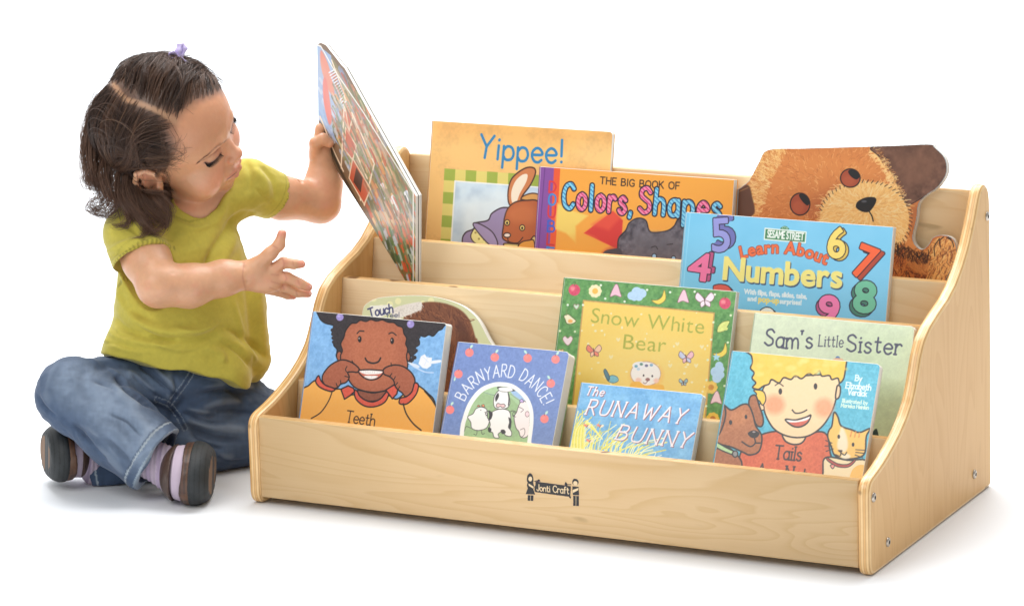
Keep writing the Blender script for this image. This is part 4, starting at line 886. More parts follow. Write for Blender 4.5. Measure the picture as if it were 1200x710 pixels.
    for i in range(190):
        x=r.uniform(90,300); y=r.uniform(max(110,(x-60)*1.55),min(560,(x)*2.0+60)); l=r.uniform(10,26); a.stroke([(x,y),(x+l*.45,y+l*.9),(x+l*.7,y+l*1.6)],cols[r.integers(10)],r.uniform(2,6),op=.55)
    a.poly([(60,60),(330,420),(330,560),(240,520),(90,250)],(214,208,206),soft=30,op=.22)
    a.stroke([(40,25),(62,35),(96,96),(178,215),(318,440),(318,700)],(226,226,222),3,False)
    # the pale haze polygon above is a gloss reflection painted in
    P=OUT; dk=plain('black_page_edge',hexc('2B2A2C'),rough=.5)
    root=empty('board_book',tuple(fr.W([P.mean(0)],-th/2)[0]),'glossy board book tilted up in the child\'s raised hand','book','books shown in the tiered stand')
    cover_object('front_cover',a,fr,P,-1.6,0,root,M_BOARD)
    parts=[];z=-1.75
    parts.append((*slab(fr,inset(P,.3),z-1.7,z,.3),0)); z-=1.85
    parts.append((*slab(fr,inset(P,.5),z-.9,z,.1),1)); z-=1.05
    parts.append((*slab(fr,inset(P,.3),z-1.7,z,.3),0)); z-=1.85
    V,F,M=join(parts); mesh('pages',V,F,[M_BOARD,dk],parent=root,fmat=M)
    V,F=slab(fr,P,z-1.5,z); mesh('back_cover',V,F,[plain('held_back_print',hexc('D9D6CE'),rough=.4,var=.03)],parent=root)
    global HELD; HELD=(fr,w,h,-z+1.5)
    return root
for fn in (book_teeth,book_barnyard,book_runaway,book_tails,book_touch,book_snow,book_sam,book_numbers,book_yippee,book_colors,book_bear,book_held): fn()
def logo():
    fr=Frame((T,-.0001,.009),(1,0,0),(0,0,1)); a=Art(fr.tl,W*1000,100,(0,0,0),.5); 
    # window of the board round the emblem only
    p0=fr.tl(613,552); p1=fr.tl(683,596); x0,x1=p0[0]-2,p1[0]+2; y1,y0=p0[1]+6,p1[1]-8
    fr2=Frame(fr.W([(x0,y0)])[0],(1,0,0),(0,0,1)); a=Art(fr2.tl,x1-x0,y1-y0,(232,200,150),.22); a.view=(560,520,6); ink=np.zeros_like(a.X)
    K=(20,18,18); Wt=(232,204,160); base=a.img.copy(); a.img[:]=np.array((1.,0,1.))
    a.poly([(405,262),(655,296),(650,372),(405,338)],K,smooth=False)
    for q in ([(415,262),(428,246),(440,262)],[(610,288),(616,266),(628,276),(630,292)],[(640,372),(652,384),(655,366)]): a.poly(q,K)
    a.stroke([(398,262),(430,254)],K,5); a.stroke([(625,285),(655,285)],K,5)
    # girl
    a.ell(368,243,23,26,K); a.poly([(346,228),(358,208),(372,205),(386,222),(392,262),(385,268),(348,268)],K); a.ell(369,245,13,17,Wt)
    a.poly([(350,268),(388,268),(398,300),(390,315),(404,355),(336,352),(350,310),(344,290)],K,smooth=False); a.poly([(356,276),(394,300),(388,312),(358,292)],Wt,smooth=False); a.poly([(398,300),(408,280),(410,340),(398,332)],K,smooth=False); a.poly([(350,358),(392,360),(390,400),(350,398)],K,smooth=False); a.stroke([(371,358),(370,400)],Wt,2.5)
    # boy
    a.ell(686,268,23,24,K); a.ell(686,276,15,17,Wt); a.poly([(664,262),(672,246),(688,244),(706,256),(706,268),(686,260)],K)
    a.poly([(664,296),(710,300),(712,360),(668,358),(664,330)],K,smooth=False); a.poly([(666,322),(708,308),(706,324),(668,344)],Wt,smooth=False); a.poly([(670,362),(711,364),(711,436),(670,434)],K,smooth=False); a.stroke([(690,364),(690,436)],Wt,3)
    a.text('Jonti',[(415,326),(460,332),(508,337)],40,Wt,w=6); a.text('Craft',[(530,338),(640,350)],42,Wt,w=6)
    mask=np.abs(a.img-np.array((1.,0,1.))).sum(-1)>.75
    # keep inked cells only, as one thin printed sheet
    c=mask[:-1,:-1]&mask[1:,:-1]&mask[:-1,1:]&mask[1:,1:]; j,i=np.nonzero(c); nx=a.nx; q=np.c_[j*nx+i,j*nx+i+1,(j+1)*nx+i+1,(j+1)*nx+i]; used=np.unique(q); mp=-np.ones(a.nx*a.ny,int); mp[used]=np.arange(len(used))
    pts=np.c_[a.X.ravel(),a.Y.ravel()][used]; col=a.img.reshape(-1,3)[used]; col=np.clip(col,0,1)**2.2
    o=mesh('printed_emblem',fr2.W(pts,.12),mp[q],[M_PRINT],parent=FRONT,colors=col)
logo()
# ------------------------------------------------------------------ the child: implicit surfaces, in world millimetres
import openvdb
FH=np.array([FV[0],FV[1],0]); FH/=np.linalg.norm(FH); B0=onp(215,545,(0,0,1),0)
def K(u,v,s): return onp(u,v,FH,FH@B0+s/1000)*1000
_ry=K(200,320,100)-K(200,320,0); TC=-_ry/np.linalg.norm(_ry); RC=RV-(RV@TC)*TC; RC/=np.linalg.norm(RC); UC=np.cross(TC,RC)
def cam_vec(r,u,t): return r*RC+u*UC+t*TC
class Field:
    def __init__(s,lo,hi,h):
        s.h=h; s.lo=np.floor(np.array(lo,float)/h)*h; s.n=np.ceil((np.array(hi)-s.lo)/h).astype(int)+1
        s.a=np.full(s.n,50.,np.float32)
    def win(s,lo,hi,pad):
        i0=np.clip(np.floor((np.array(lo)-pad-s.lo)/s.h).astype(int),0,s.n); i1=np.clip(np.ceil((np.array(hi)+pad-s.lo)/s.h).astype(int)+1,0,s.n)
        w=tuple(slice(a,b) for a,b in zip(i0,i1)); g=[s.lo[k]+s.h*np.arange(i0[k],i1[k],dtype=np.float32) for k in range(3)]
        return w,np.stack(np.meshgrid(*g,indexing='ij'),-1)
    def add(s,d,lo,hi,k,op,pad=None):
        w,P=s.win(lo,hi,(k+4*s.h) if pad is None else pad)
        if 0 in P.shape: return
        v=d(P); a=s.a[w]
        if op=='u':
            hh=np.maximum(k-np.abs(a-v),0)/max(k,1e-6); s.a[w]=np.minimum(a,v)-hh*hh*k*.25
        elif op=='s':
            v=-v; hh=np.maximum(k-np.abs(a-v),0)/max(k,1e-6); s.a[w]=np.maximum(a,v)+hh*hh*k*.25
        elif op=='i': s.a[w]=np.maximum(a,v)
    def cap(s,A,B,ra,rb=None,k=6.,op='u'):
        A=np.array(A,float);B=np.array(B,float); rb=ra if rb is None else rb; R=max(ra,rb)
        s.add(lambda P:d_cap(P,A,B,ra,rb),np.minimum(A,B)-R,np.maximum(A,B)+R,k,op)
    def chain(s,pts,rad,k=6.,op='u'):
        for i in range(len(pts)-1): s.cap(pts[i],pts[i+1],rad[i],rad[i+1],k,op)
    def ell(s,C,r,M=None,k=6.,op='u'):
        C=np.array(C,float); r=np.array(r,float); M=np.eye(3) if M is None else np.array(M,float); R=r.max()
        s.add(lambda P:d_ell(P,C,r,M),C-R,C+R,k,op)
    def mesh(s):
        g=openvdb.FloatGrid(50.); g.copyFromArray(s.a,tolerance=.0); p,t,q=g.convertToPolygons(0.,0.)
        p=p*s.h+s.lo; return p,np.asarray(q)
    def at(s,P):
        i=np.clip(((P-s.lo)/s.h),0,np.array(s.n)-2); j=i.astype(int); f=i-j; r=0
        for a in (0,1):
            for b in (0,1):
                for c in (0,1): r=r+s.a[j[:,0]+a,j[:,1]+b,j[:,2]+c]*(f[:,0] if a else 1-f[:,0])*(f[:,1] if b else 1-f[:,1])*(f[:,2] if c else 1-f[:,2])
        return r
def d_cap(P,A,B,ra,rb):
    ab=B-A; t=np.clip(((P-A)@ab)/(ab@ab+1e-9),0,1); return np.linalg.norm(P-A-t[...,None]*ab,axis=-1)-(ra+(rb-ra)*t)
def d_ell(P,C,r,M):
    q=(P-C)@M.T; k0=np.linalg.norm(q/r,axis=-1); k1=np.linalg.norm(q/(r*r),axis=-1); return k0*(k0-1)/(k1+1e-9)
def seg_dist(P,pts):
    d=np.full(len(P),1e9)
    for a,b in zip(pts[:-1],pts[1:]):
        a=np.array(a,float); b=np.array(b,float); ab=b-a; t=np.clip(((P-a)@ab)/(ab@ab+1e-9),0,1); d=np.minimum(d,np.linalg.norm(P-a-t[:,None]*ab,axis=1))
    return d
def PJ(V):
    d=V/1000-C0; z=d@FV; return np.c_[PPX+F_PX*(d@RV)/z,PPY-F_PX*(d@UV)/z]
def folds(V,Q,items):
    """cloth folds: each (surveyed line, width mm, height mm) raises (+) or sinks (-) the side that faces front"""
    N_=normals(V,Q); w=sm(N_@TC,.0,.45); uv=PJ(V); D=np.zeros(len(V))
    for pts,wd,amp in items:
        P=catmull(pts,False,4) if len(pts)>2 else np.array(pts,float); lo=P.min(0)-wd*2.5; hi=P.max(0)+wd*2.5
        m=np.nonzero(((uv>lo)&(uv<hi)).all(1)&(w>0))[0]
        if not len(m): continue
        q=uv[m]; best=np.full(len(m),1e9); tt=np.zeros(len(m)); n=len(P)-1
        for i,(a,b) in enumerate(zip(P[:-1],P[1:])):
            ab=b-a; t=np.clip(((q-a)@ab)/(ab@ab+1e-9),0,1); d=np.linalg.norm(q-a-t[:,None]*ab,axis=1); k=d<best; best[k]=d[k]; tt[k]=((i+t)/n)[k]
        D[m]+=1.7*amp*np.exp(-(best/wd)**2)*np.clip(4*tt*(1-tt)+.15,0,1)**.6*w[m]
    global FOLD; FOLD=D
    return V+N_*D[:,None]
def pxdist(V,pts):
    uv=PJ(V); d=np.full(len(V),1e9)
    for a,b in zip(pts[:-1],pts[1:]):
        a=np.array(a,float);b=np.array(b,float);ab=b-a; t=np.clip(((uv-a)@ab)/(ab@ab+1e-9),0,1); d=np.minimum(d,np.linalg.norm(uv-a-t[:,None]*ab,axis=1))
    return d
def normals(V,Q):
    n=np.cross(V[Q[:,2]]-V[Q[:,0]],V[Q[:,3]]-V[Q[:,1]]); N_=np.zeros_like(V)
    for k in range(4): np.add.at(N_,Q[:,k],n)
    return N_/(np.linalg.norm(N_,axis=1)[:,None]+1e-12)
def lap(V,Q,it=2,f=.5):
    """light smoothing over the quads' edges"""
    e=np.vstack([Q[:,[0,1]],Q[:,[1,2]],Q[:,[2,3]],Q[:,[3,0]]]); c=np.bincount(e.ravel(),minlength=len(V))[:,None]
    for _ in range(it):
        S=np.zeros_like(V); np.add.at(S,e[:,0],V[e[:,1]]); np.add.at(S,e[:,1],V[e[:,0]]); V=V*(1-f)+f*S/np.maximum(c,1)
    return V
def outward(V,Q):
    """make the normals face outwards"""
    n=np.cross(V[Q[:,2]]-V[Q[:,0]],V[Q[:,3]]-V[Q[:,1]]); c=V[Q].mean(1)-V.mean(0)
    return Q if (n*c).sum()>0 else Q[:,::-1]
def sm(x,a,b):
    t=np.clip((x-a)/(b-a),0,1); return t*t*(3-2*t)
def blend(c,m,col): return c*(1-m[:,None])+np.array(col)[None,:]*m[:,None]
# ---- frames
HC=K(198,151,-8); HX=cam_vec(.332,.734,-.593); HN=cam_vec(.922,-.121,.366); HU=cam_vec(-.197,.668,.717)
HM=np.array([HX,HN,HU]); HS=1.0
def H(x,n,u): return HC+HS*(x*HX+n*HN+u*HU)
def toH(P): return (P-HC)@HM.T/HS
LT=cam_vec(.80,.06,-.60); FT=cam_vec(.58,-.16,.80); UT=np.array([0,0,1.]); LT-=LT[2]*UT; LT/=np.linalg.norm(LT); FT=np.cross(UT,LT)*-1; FT=FT if FT@TC>0 else -FT
TM=np.array([LT,FT,UT])
PERSON=empty('person',tuple(B0),'toddler in yellow-green T-shirt and jeans, cross-legged, holding up a book','child')
J=dict(shR=K(158,276,-40),elR=K(186,334,-98),wrR=K(282,323,-62),shL=K(288,218,62),elL=K(375,237,112),wrL=K(377,190,133),hipR=K(172,478,-20),knR=K(86,462,-98),anR=K(184,541,-142),hipL=K(262,482,40),knL=K(302,500,12),anL=K(120,556,-62))
def build_body():
    f=Field(np.array([-420,-160,-5]),np.array([90,400,530]),1.5)
    # trunk and legs (under the clothes)
    f.ell(K(214,325,6),(72,50,80),TM,20); f.ell(K(216,400,4),(82,62,70),TM,20); f.ell(K(216,472,8),(84,62,50),TM,20)
    f.chain([J['hipR'],J['knR'],J['anR']],[40,32,20],14); f.chain([J['hipL'],J['knL'],J['anL']],[40,32,20],14)
    f.cap(K(172,276,-28),K(280,226,50),27,25,16)
    # neck
    f.cap(K(222,262,16),H(0,-14,-52),27,27,5); f.cap(K(222,270,14),K(222,256,14),34,28,12)
    # head
    f.ell(H(0,-6,12),(67,80,72),HM,8); f.ell(H(0,34,16),(55,38,48),HM,14); f.ell(H(0,26,-32),(55,44,46),HM,12)
    for x in (-1,1):
        f.ell(H(31*x,45,-42),(26.5,23.5,27),HM,10); f.ell(H(27*x,32,-58),(20,26,19),HM,10)
    f.ell(H(0,36,-58),(32,30,24),HM,12); f.ell(H(0,58,-73),(13,10,10),HM,10)
    for x in (-1,1):
        f.ell(H(27*x,75,-4),(14,11,8),HM,9,'s'); f.ell(H(26*x,58.,-6),(14,12.,12),HM,3)
        f.chain([H(8*x,70,7),H(20*x,68,10),H(36*x,57,6)],[4,4.5,3.5],8)
    # nose
    f.chain([H(0,66,-6),H(0,71,-18),H(0,78.5,-29)],[6,5.5,6.6],6); f.ell(H(0,78,-30),(7.5,7,6.5),HM,5)
    for x in (-1,1): f.ell(H(8.5*x,75,-33),(5.2,6.5,5),HM,3); f.ell(H(4.6*x,79,-38),(2.6,3,2.2),HM,1.5,'s')
    # lips
    f.ell(H(0,64,-51),(20,12,15),HM,8)
    f.cap(H(0,74,-38),H(0,76,-46),1.6,1.6,3,'s')
    f.chain([H(-18,68.5,-54),H(-8,75.5,-49.5),H(0,77,-50.5),H(8,75.5,-49.5),H(18,68.5,-54)],[1.4,2.9,2.6,2.9,1.4],3)
    f.chain([H(-15,68.5,-56.5),H(-6,74.,-59.5),H(6,74.,-59.5),H(15,68.5,-56.5)],[1.6,3.6,3.6,1.6],3)
    f.chain([H(-19,71,-54.5),H(-8,79,-54.2),H(8,79,-54.2),H(19,71,-54.5)],[.8,1.5,1.5,.8],1.4,'s')
    f.cap(H(-8,71,-67),H(8,71,-67),3,3,6,'s')
    # ears
    for x in (-1,1):
        def E(a,b,c=0): return H(x*(65.5+c*1.15),-2+a*.96,-20+b*.98)     # a forward, b up, c outward
        f.ell(E(0,0,0),(5,14,24),HM,4); f.ell(E(2,-20,1),(5,9,9),HM,4)
        f.chain([E(12,8,3),E(10,18,5),E(0,25,7),E(-11,20,9),E(-16,6,9),E(-14,-10,7),E(-6,-22,4)],[2.6,3,3.3,3.5,3.4,3.2,3],2)
        f.ell(E(2,-2,8),(7,7,12),HM,3,'s'); f.chain([E(-8,14,6),E(-8,0,5),E(-4,-12,5)],[2.2,2.6,2.4],2.5); f.ell(E(11,-4,5),(3.5,3.5,5),HM,2)
    # near arm
    f.chain([K(158,276,-40),K(172,305,-68),J['elR']],[28,26.5,24.5],12); f.chain([J['elR'],K(222,335,-86),K(262,326,-70),J['wrR']],[24.5,24.2,19.8,17.2],10)
    # crease at the elbow and wrist
    f.chain([K(196,312,-118),K(204,318,-112)],[1.2,1.],5,'s')
    w=J['wrR']
    for a in range(10):
        t=a/9*math.pi*1.1-.6
        ax=(J['wrR']-K(262,326,-70)); ax/=np.linalg.norm(ax); s1=np.cross(ax,TC); s1/=np.linalg.norm(s1); s2=np.cross(ax,s1)
        p=w+ax*3+(s1*math.cos(t*1.7)+s2*math.sin(t*1.7))*18.8; f.ell(p,(2.5,2.5,2.5),None,3,'s')
    # near hand: palm facing inward, thumb up, fingers fanned
    pc=K(308,327,-60)
    f.ell(K(304,324,-60),(25,11,19),np.array([cam_vec(.97,-.22,0),TC,cam_vec(.22,.97,0)]),8); f.ell(K(299,316,-62),(15,11,12),np.array([cam_vec(.7,.7,0),TC,cam_vec(-.7,.7,0)]),8); f.ell(K(318,328,-60),(14,9.5,14),np.array([cam_vec(.97,-.22,0),TC,cam_vec(.22,.97,0)]),6)
    f.chain([K(303,310,-62),K(317,297,-64),K(327,287,-63),K(330.5,274,-61)],[10,7.6,6.6,5.4],4)
    f.chain([K(318,318,-60),K(332,308,-62),K(344,309.5,-60),K(353,309.5,-57)],[8,6.8,6.1,5.1],2.2)
    f.chain([K(320,325,-58),K(336,325,-60),K(351,332,-59),K(361,336.5,-56)],[8,6.8,6.2,5.2],1.6)
    f.chain([K(318,333,-56),K(334,336,-53),K(349,343,-50),K(361,344,-47)],[7.6,6.4,5.7,4.8],1.4)
    f.chain([K(312,338,-52),K(326,342,-46),K(337,346,-42),K(344,347,-40)],[6.8,5.6,5,4.2],1.4)
    for p,r in ((K(353,308,-63),1),(K(361,334.5,-62.5),1),(K(361.5,342.5,-52.5),1)): pass
    # far arm and the hand that holds the book
    f.chain([K(292,218,64),K(330,232,88),J['elL']],[26,25,24.5],10)
    f.chain([J['elL'],K(379,216,124),J['wrL']],[24.5,22,15.5],9)
    f.chain([K(350,207,92),K(353,225,88),K(359,241,90)],[.6,1.1,.6],6,'s')
    f.ell(K(377,174,134),(13,12,17),np.array([cam_vec(1,0,0),TC,cam_vec(0,1,0)]),7)
    f.chain([K(370,182,128),K(370,168,120),K(379,163,118),K(386,168,119)],[8.5,7.6,7,6],3.)     # thumb pressed on the cover
    for i,(a,b,c,d) in enumerate([((374,164,140),(376,151,142),(385,148,150),(394,153,153)),((378,170,146),(382,157,151),(393,156,157),(402,161,158)),((382,176,150),(389,166,157),(399,166,163),(407,171,163)),((384,184,148),(393,178,158),(402,178,163),(408,183,163))]):
        f.chain([K(*a),K(*b),K(*c),K(*d)],[7.2-.4*i,6.6-.4*i,6.2-.4*i,5.4-.3*i],2)
    def on_face(u,v):
        o=C0*1000; d=(FV+RV*(u-PPX)/F_PX-UV*(v-PPY)/F_PX); t0=((HC-o)@d)/(d@d); ts=np.linspace(t0-110,t0+60,500); P=o+ts[:,None]*d; val=f.at(P); i=np.nonzero(val<0)[0]
        return P[i[0]] if len(i) else P[np.argmin(val)]
    global MARK; MARK={k:[on_face(*p) for p in v] for k,v in dict(lash=[(240,190.5),(244,192),(249,190),(254,186),(258.5,180.5)],crease=[(237,188.5),(242,186),(248,182),(254,177),(258,173.5)],brow=[(233,189.5),(240,184),(248,177.5),(257,170),(265.5,164.5)],temple=[(214,160)]).items()}
    global HL; hl=[toH(on_face(*p)[None])[0] for p in [(190,203),(193,199),(200,190),(208,176),(208,160),(209,145),(217,134),(226,127),(238,121),(250,115.5),(259,112),(265,110)]]; hl=sorted([(q[0],q[2]) for q in hl]); HL=[(-75,-20)]+hl
    def mir(p): h_=toH(np.array([p]))[0]; return H(-h_[0],h_[1],h_[2])
    MARK.update({k+'2':[mir(p) for p in v] for k,v in list(MARK.items())})
    for e in ('','2'):
        f.chain(MARK['crease'+e],[.5,.9,1.,.9,.5],1.5,'s'); f.chain([p+HN*.3 for p in MARK['lash'+e]],[.4,.7,.8,.7,.4],1.2,'s')
    V,Q=f.mesh(); V=lap(V,Q,1,.45); Q=outward(V,Q); N_=normals(V,Q)
    V=V+N_*(.12*noise3(V/3.,3)+.25*noise3(V/14.,4))[:,None]
    # ---- skin colour, with crease and recess shade drawn in
    base=srgb(211,160,124); C=np.tile(base,(len(V),1)); h=toH(V); hd=(np.linalg.norm(h,axis=1)<125)&(h[:,2]>-95)
    C*= (1+.06*fbm(V/16.,3,5)+.035*fbm(V/3.,2,6))[:,None]; C=blend(C,.22*sm(fbm(V/9.,3,15),.1,.9),srgb(216,138,112))
    C=blend(C,.35*sm(fbm(V/30.,2,8),-.2,.8),srgb(214,150,118))
    def spot(p,r0,r1,col,a): nonlocal C; d=np.linalg.norm(V-p,axis=1); C=blend(C,a*(1-sm(d,r0,r1)),col)
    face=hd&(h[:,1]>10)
    C=blend(C,np.where(face,.6*sm(h[:,2],2,36),0),srgb(190,128,92))  # forehead darker towards the hairline
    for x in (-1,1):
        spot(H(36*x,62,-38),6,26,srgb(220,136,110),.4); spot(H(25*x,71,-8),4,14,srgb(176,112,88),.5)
        spot(H(63*x,-8,-14),4,24,srgb(212,130,104),.45)
    spot(H(0,84,-31),2,11,srgb(216,142,116),.4)
    lips=np.minimum(seg_dist(V,[H(-18,69,-54),H(-8,77,-49.5),H(0,79,-50.5),H(8,77,-49.5),H(18,69,-54)]),seg_dist(V,[H(-14,70,-57),H(-6,77,-60),H(6,77,-60),H(14,70,-57)]))
    C=blend(C,.6*(1-sm(lips,2.,4.6)),srgb(192,116,98))
    slit=seg_dist(V,[H(-19,70,-54.5),H(-8,77,-54.2),H(8,77,-54.2),H(19,70,-54.5)]); C=blend(C,.8*(1-sm(slit,.8,1.9)),srgb(110,48,44))
    for x in (-1,1):
        e='' if x<0 else '2'
        l=seg_dist(V,MARK['lash'+e]); C=blend(C,.9*(1-sm(l,1.,2.1)),srgb(48,30,26)); C=blend(C,.35*(1-sm(l,2,6)),srgb(190,128,110))
        l=seg_dist(V,MARK['crease'+e]); C=blend(C,.5*(1-sm(l,.5,1.6)),srgb(150,94,74))
        l=seg_dist(V,MARK['brow'+e]); C=blend(C,.38*(1-sm(l,.8,3.4)),srgb(120,78,58))
        d=np.linalg.norm(V-H(4.6*x,80.5,-37),axis=1); C=blend(C,.8*(1-sm(d,1.4,3.2)),srgb(110,58,46))
    # finger tips, nails and knuckles
    for p in (K(331,272,-63),K(355,309,-60),K(364,337,-58),K(363,344,-49),K(345,347,-41)): spot(p,3,10,srgb(224,132,116),.5)
    for p in (K(357.5,308.5,-61),K(365,335,-60),K(364.5,344,-50)): spot(p,1.6,2.6,srgb(240,196,184),.8)
    for p in (K(334,308,-68),K(335,325,-66),K(350,331,-65),K(331,336,-60)): spot(p,2,7,srgb(214,134,112),.35)
    spot(K(178,352,-100),6,24,srgb(220,130,108),.4); spot(K(276,331,-84),.8,1.8,srgb(190,60,60),.8); spot(K(244,312,-98),.4,1.2,srgb(150,80,70),.7)
    fr_=N_@TC>0
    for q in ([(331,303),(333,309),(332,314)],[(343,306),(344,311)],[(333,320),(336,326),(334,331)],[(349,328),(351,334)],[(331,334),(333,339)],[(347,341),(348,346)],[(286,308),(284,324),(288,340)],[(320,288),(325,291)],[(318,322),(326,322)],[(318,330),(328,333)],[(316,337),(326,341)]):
        C=blend(C,.4*(1-sm(pxdist(V,q),.4,1.5))*fr_*(np.linalg.norm(V-K(320,325,-60),axis=1)<70),srgb(176,104,84))  # shade of knuckle creases and finger gaps drawn as dark lines
    # scalp under the hair
    scal=hair_region(h)*hd*(1-((np.abs(h[:,0])>60.5)&(h[:,1]>-30)&(h[:,1]<9)&(h[:,2]>-48)&(h[:,2]<7))); C=blend(C,scal*(.5+.42*sm(h[:,2]-hairline(h),0,14)),srgb(70,49,38))
    pt=part_dist(V); C=blend(C,scal*(1-sm(pt,.8,5.5)),srgb(170,130,98))
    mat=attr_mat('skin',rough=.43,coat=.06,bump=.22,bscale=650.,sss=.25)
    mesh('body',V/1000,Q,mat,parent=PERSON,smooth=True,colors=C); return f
def hairline(h):
    n=h[:,1]; x=np.abs(h[:,0]); ln=np.interp(n,[-90,-14,0,12],[-74,-66,-16,-12]); lx=np.where(h[:,0]<HL[-1][0],np.interp(h[:,0],[p[0] for p in HL],[p[1] for p in HL]),np.minimum(np.interp(-h[:,0],[p[0] for p in HL],[p[1] for p in HL]),HL[-1][1]))
    t=sm(n,8,17); return ln*(1-t)+lx*t
def hair_region(h):
    l=hairline(h)+2.2*noise3(h/5.,77); return sm(h[:,2],l-4,l+6)
def on_head(u,v,off=0.):
    """surveyed hair positions, carried to the near surface of the head"""
    o=C0*1000; d=(FV+RV*(u-PPX)/F_PX-UV*(v-PPY)/F_PX); c=H(0,-6,12); r=np.array([67,80,72])+off
    oo=((o-c)@HM.T)/r; dd=(d@HM.T)/r; a=dd@dd; b=2*oo@dd; cc=oo@oo-1; D_=b*b-4*a*cc
    if D_<0: return None
    return o+d*((-b-math.sqrt(D_))/(2*a))
PART=[on_head(*p) for p in [(128,96),(136,103),(147,117),(165,122),(185,130),(200,138),(211,146)]]
PART=[p for p in PART if p is not None]; PART=[PART[0]+(PART[0]-PART[1])*.7-TC*6]+PART
def part_dist(V): return seg_dist(V,PART)
BODY=build_body()
def build_shirt():
    f=Field(np.array([-420,-160,40]),np.array([60,400,420]),1.6)
    f.ell(K(214,318,2),(84,58,74),TM,24); f.ell(K(219,372,0),(95,70,74),TM,26); f.ell(K(216,420,0),(101,76,58),TM,22)
    f.cap(K(168,276,-26),K(284,226,52),31,29,20)
    # loose hem, belly roll
    f.cap(K(150,420,-52),K(262,448,-40),30,30,26); f.cap(K(296,425,20),K(292,330,30),20,16,20)
    # sleeves
    def sleeve(A,B,ra,rb,hem):
        ax=hem[1]-hem[0]; ax=ax/np.linalg.norm(ax)
        g=lambda P:np.maximum(d_cap(P,A,B,ra,rb),(P-hem[0])@ax); lo=np.minimum(A,B)-max(ra,rb); hi=np.maximum(A,B)+max(ra,rb)
        f.add(g,lo,hi,9,'u'); return ax
    h1=K(164,308,-66); a1=sleeve(K(156,274,-38),K(170,315,-76),36,35,(h1,K(179,342,-92)))
    h2=K(324,229,84); a2=sleeve(K(290,217,62),K(338,237,96),32,28.5,(h2,K(348,243,102)))
    # openings
    for hp,ax,r in ((h1,a1,32.),(h2,a2,27.)): (f.cap(hp-ax*13,hp+ax*3,9,r,1.5,'s'),f.cap(hp+ax*3,hp+ax*34,r,r,1.,'s'))
    f.cap(K(228,241,-4),K(228,200,-20),20,44,2.,'s')
    f.cap(K(240,230,4),K(266,190,14),20,27,4.,'s')
    # remove what would show below the hem: the hem plane dips to the front right
    p0,p1,p2=K(114,415,-30),K(316,460,10),K(210,434,-85); n=np.cross(p1-p0,p2-p0); n/=np.linalg.norm(n); n=n if n[2]<0 else -n
    f.add(lambda P:((P-p0)@n+2.2*np.sin((P@LT)/16.)+1.5*np.sin(P@LT/7.+1)),f.lo,f.lo+f.h*f.n,0,'i',0)
    V,Q=f.mesh(); V=lap(V,Q,3,.5); Q=outward(V,Q); N_=normals(V,Q)
    t=V@np.array([LT,FT,UT]).T; wr=fbm(np.c_[t[:,0]/34,t[:,1]/34,t[:,2]/20]+.6*fbm(V/50.,2,3)[:,None],3,31); V=V+N_*(wr*1.1)[:,None]
    V=folds(V,Q,[([(152,372),(178,385),(215,390),(250,380)],7,3.2),([(150,384),(185,396),(232,396),(262,386)],5,-2.6),([(128,386),(150,398),(190,404),(215,400)],5,2.4),([(134,372),(150,388),(165,392)],4,-2.2),
      ([(255,392),(282,408),(308,430)],6,2.6),([(266,384),(292,400),(312,418)],4,-2.4),([(240,408),(258,414),(262,426)],5,2.2),([(120,398),(150,410),(180,412)],4,1.8),
      ([(286,262),(266,296),(250,330)],7,2.4),([(274,258),(252,290),(240,316)],5,-2.6),([(262,212),(262,240),(250,268)],6,2.2),([(300,300),(303,350),(310,410)],6,2.),([(290,300),(292,350),(298,410)],5,-2.),
      ([(182,300),(192,320),(198,340)],5,-3.2),([(196,290),(206,312),(204,330)],6,2.),([(126,268),(150,262),(172,266)],5,1.8),([(124,296),(146,286),(172,280),(190,284)],4,2.2),([(122,304),(144,294),(170,288)],3,-1.8),([(130,250),(150,246),(168,250)],5,-1.6),([(126,318),(134,326)],4,-2),
      ([(136,330),(142,350),(160,372)],5,2.4),([(142,344),(152,362),(176,374)],4,-2.2),([(298,198),(310,214),(314,240)],5,1.8),([(306,196),(320,212),(324,236)],3.5,-1.6),([(288,188),(294,204),(292,226)],4,-1.8),([(205,258),(228,268),(250,262)],3,1.2),([(268,262),(284,250),(300,252)],4,-2.),
      ([(160,380),(186,396),(206,398)],2.6,-1.8),([(206,384),(232,388),(254,378)],2.6,1.6),([(262,400),(280,414),(296,432)],2.4,-1.8),([(128,382),(140,392),(152,396)],2.4,-1.8),([(246,300),(238,330),(222,352)],3,-1.6),([(296,262),(300,290),(302,320)],2.4,-1.4),([(274,352),(284,390),(296,420)],3,1.4),([(180,402),(206,410),(230,408)],2.6,1.4),([(140,262),(156,270),(170,284)],2.4,-1.2),([(300,222),(312,232),(322,240)],2.4,-1.2),([(120,402),(140,404),(160,410)],2.2,-1.2)])
    C=np.tile(srgb(187,174,68),(len(V),1))*(1+.05*fbm(V/2.4,2,40)+.035*fbm(V/5.,2,41)+.05*fbm(V/45.,2,42))[:,None]
    # scalloped picot edging at hems and the neckline: darker holes
    for hp,ax in ((h1,a1),(h2,a2)):
        d=-(V-hp)@ax; near=(np.linalg.norm(V-hp,axis=1)<46)&(d<3.4)&(d>-2); s1=np.cross(ax,TC); s1/=np.linalg.norm(s1); s2=np.cross(ax,s1); an=np.arctan2((V-hp)@s1,(V-hp)@s2)
        C=blend(C,near*.55*(np.sin(an*44)>.25),srgb(112,106,30)); C=blend(C,((np.linalg.norm(V-hp,axis=1)<46)&(np.abs(d-9)<.9))*.35,srgb(130,124,36))
    uv=PJ(V); N_=normals(V,Q); cl=pxdist(V,[(188,244),(200,252),(222,260),(240,256),(250,248)]); C=blend(C,((cl<1.)&(N_@TC>.1))*.4,srgb(124,118,34))
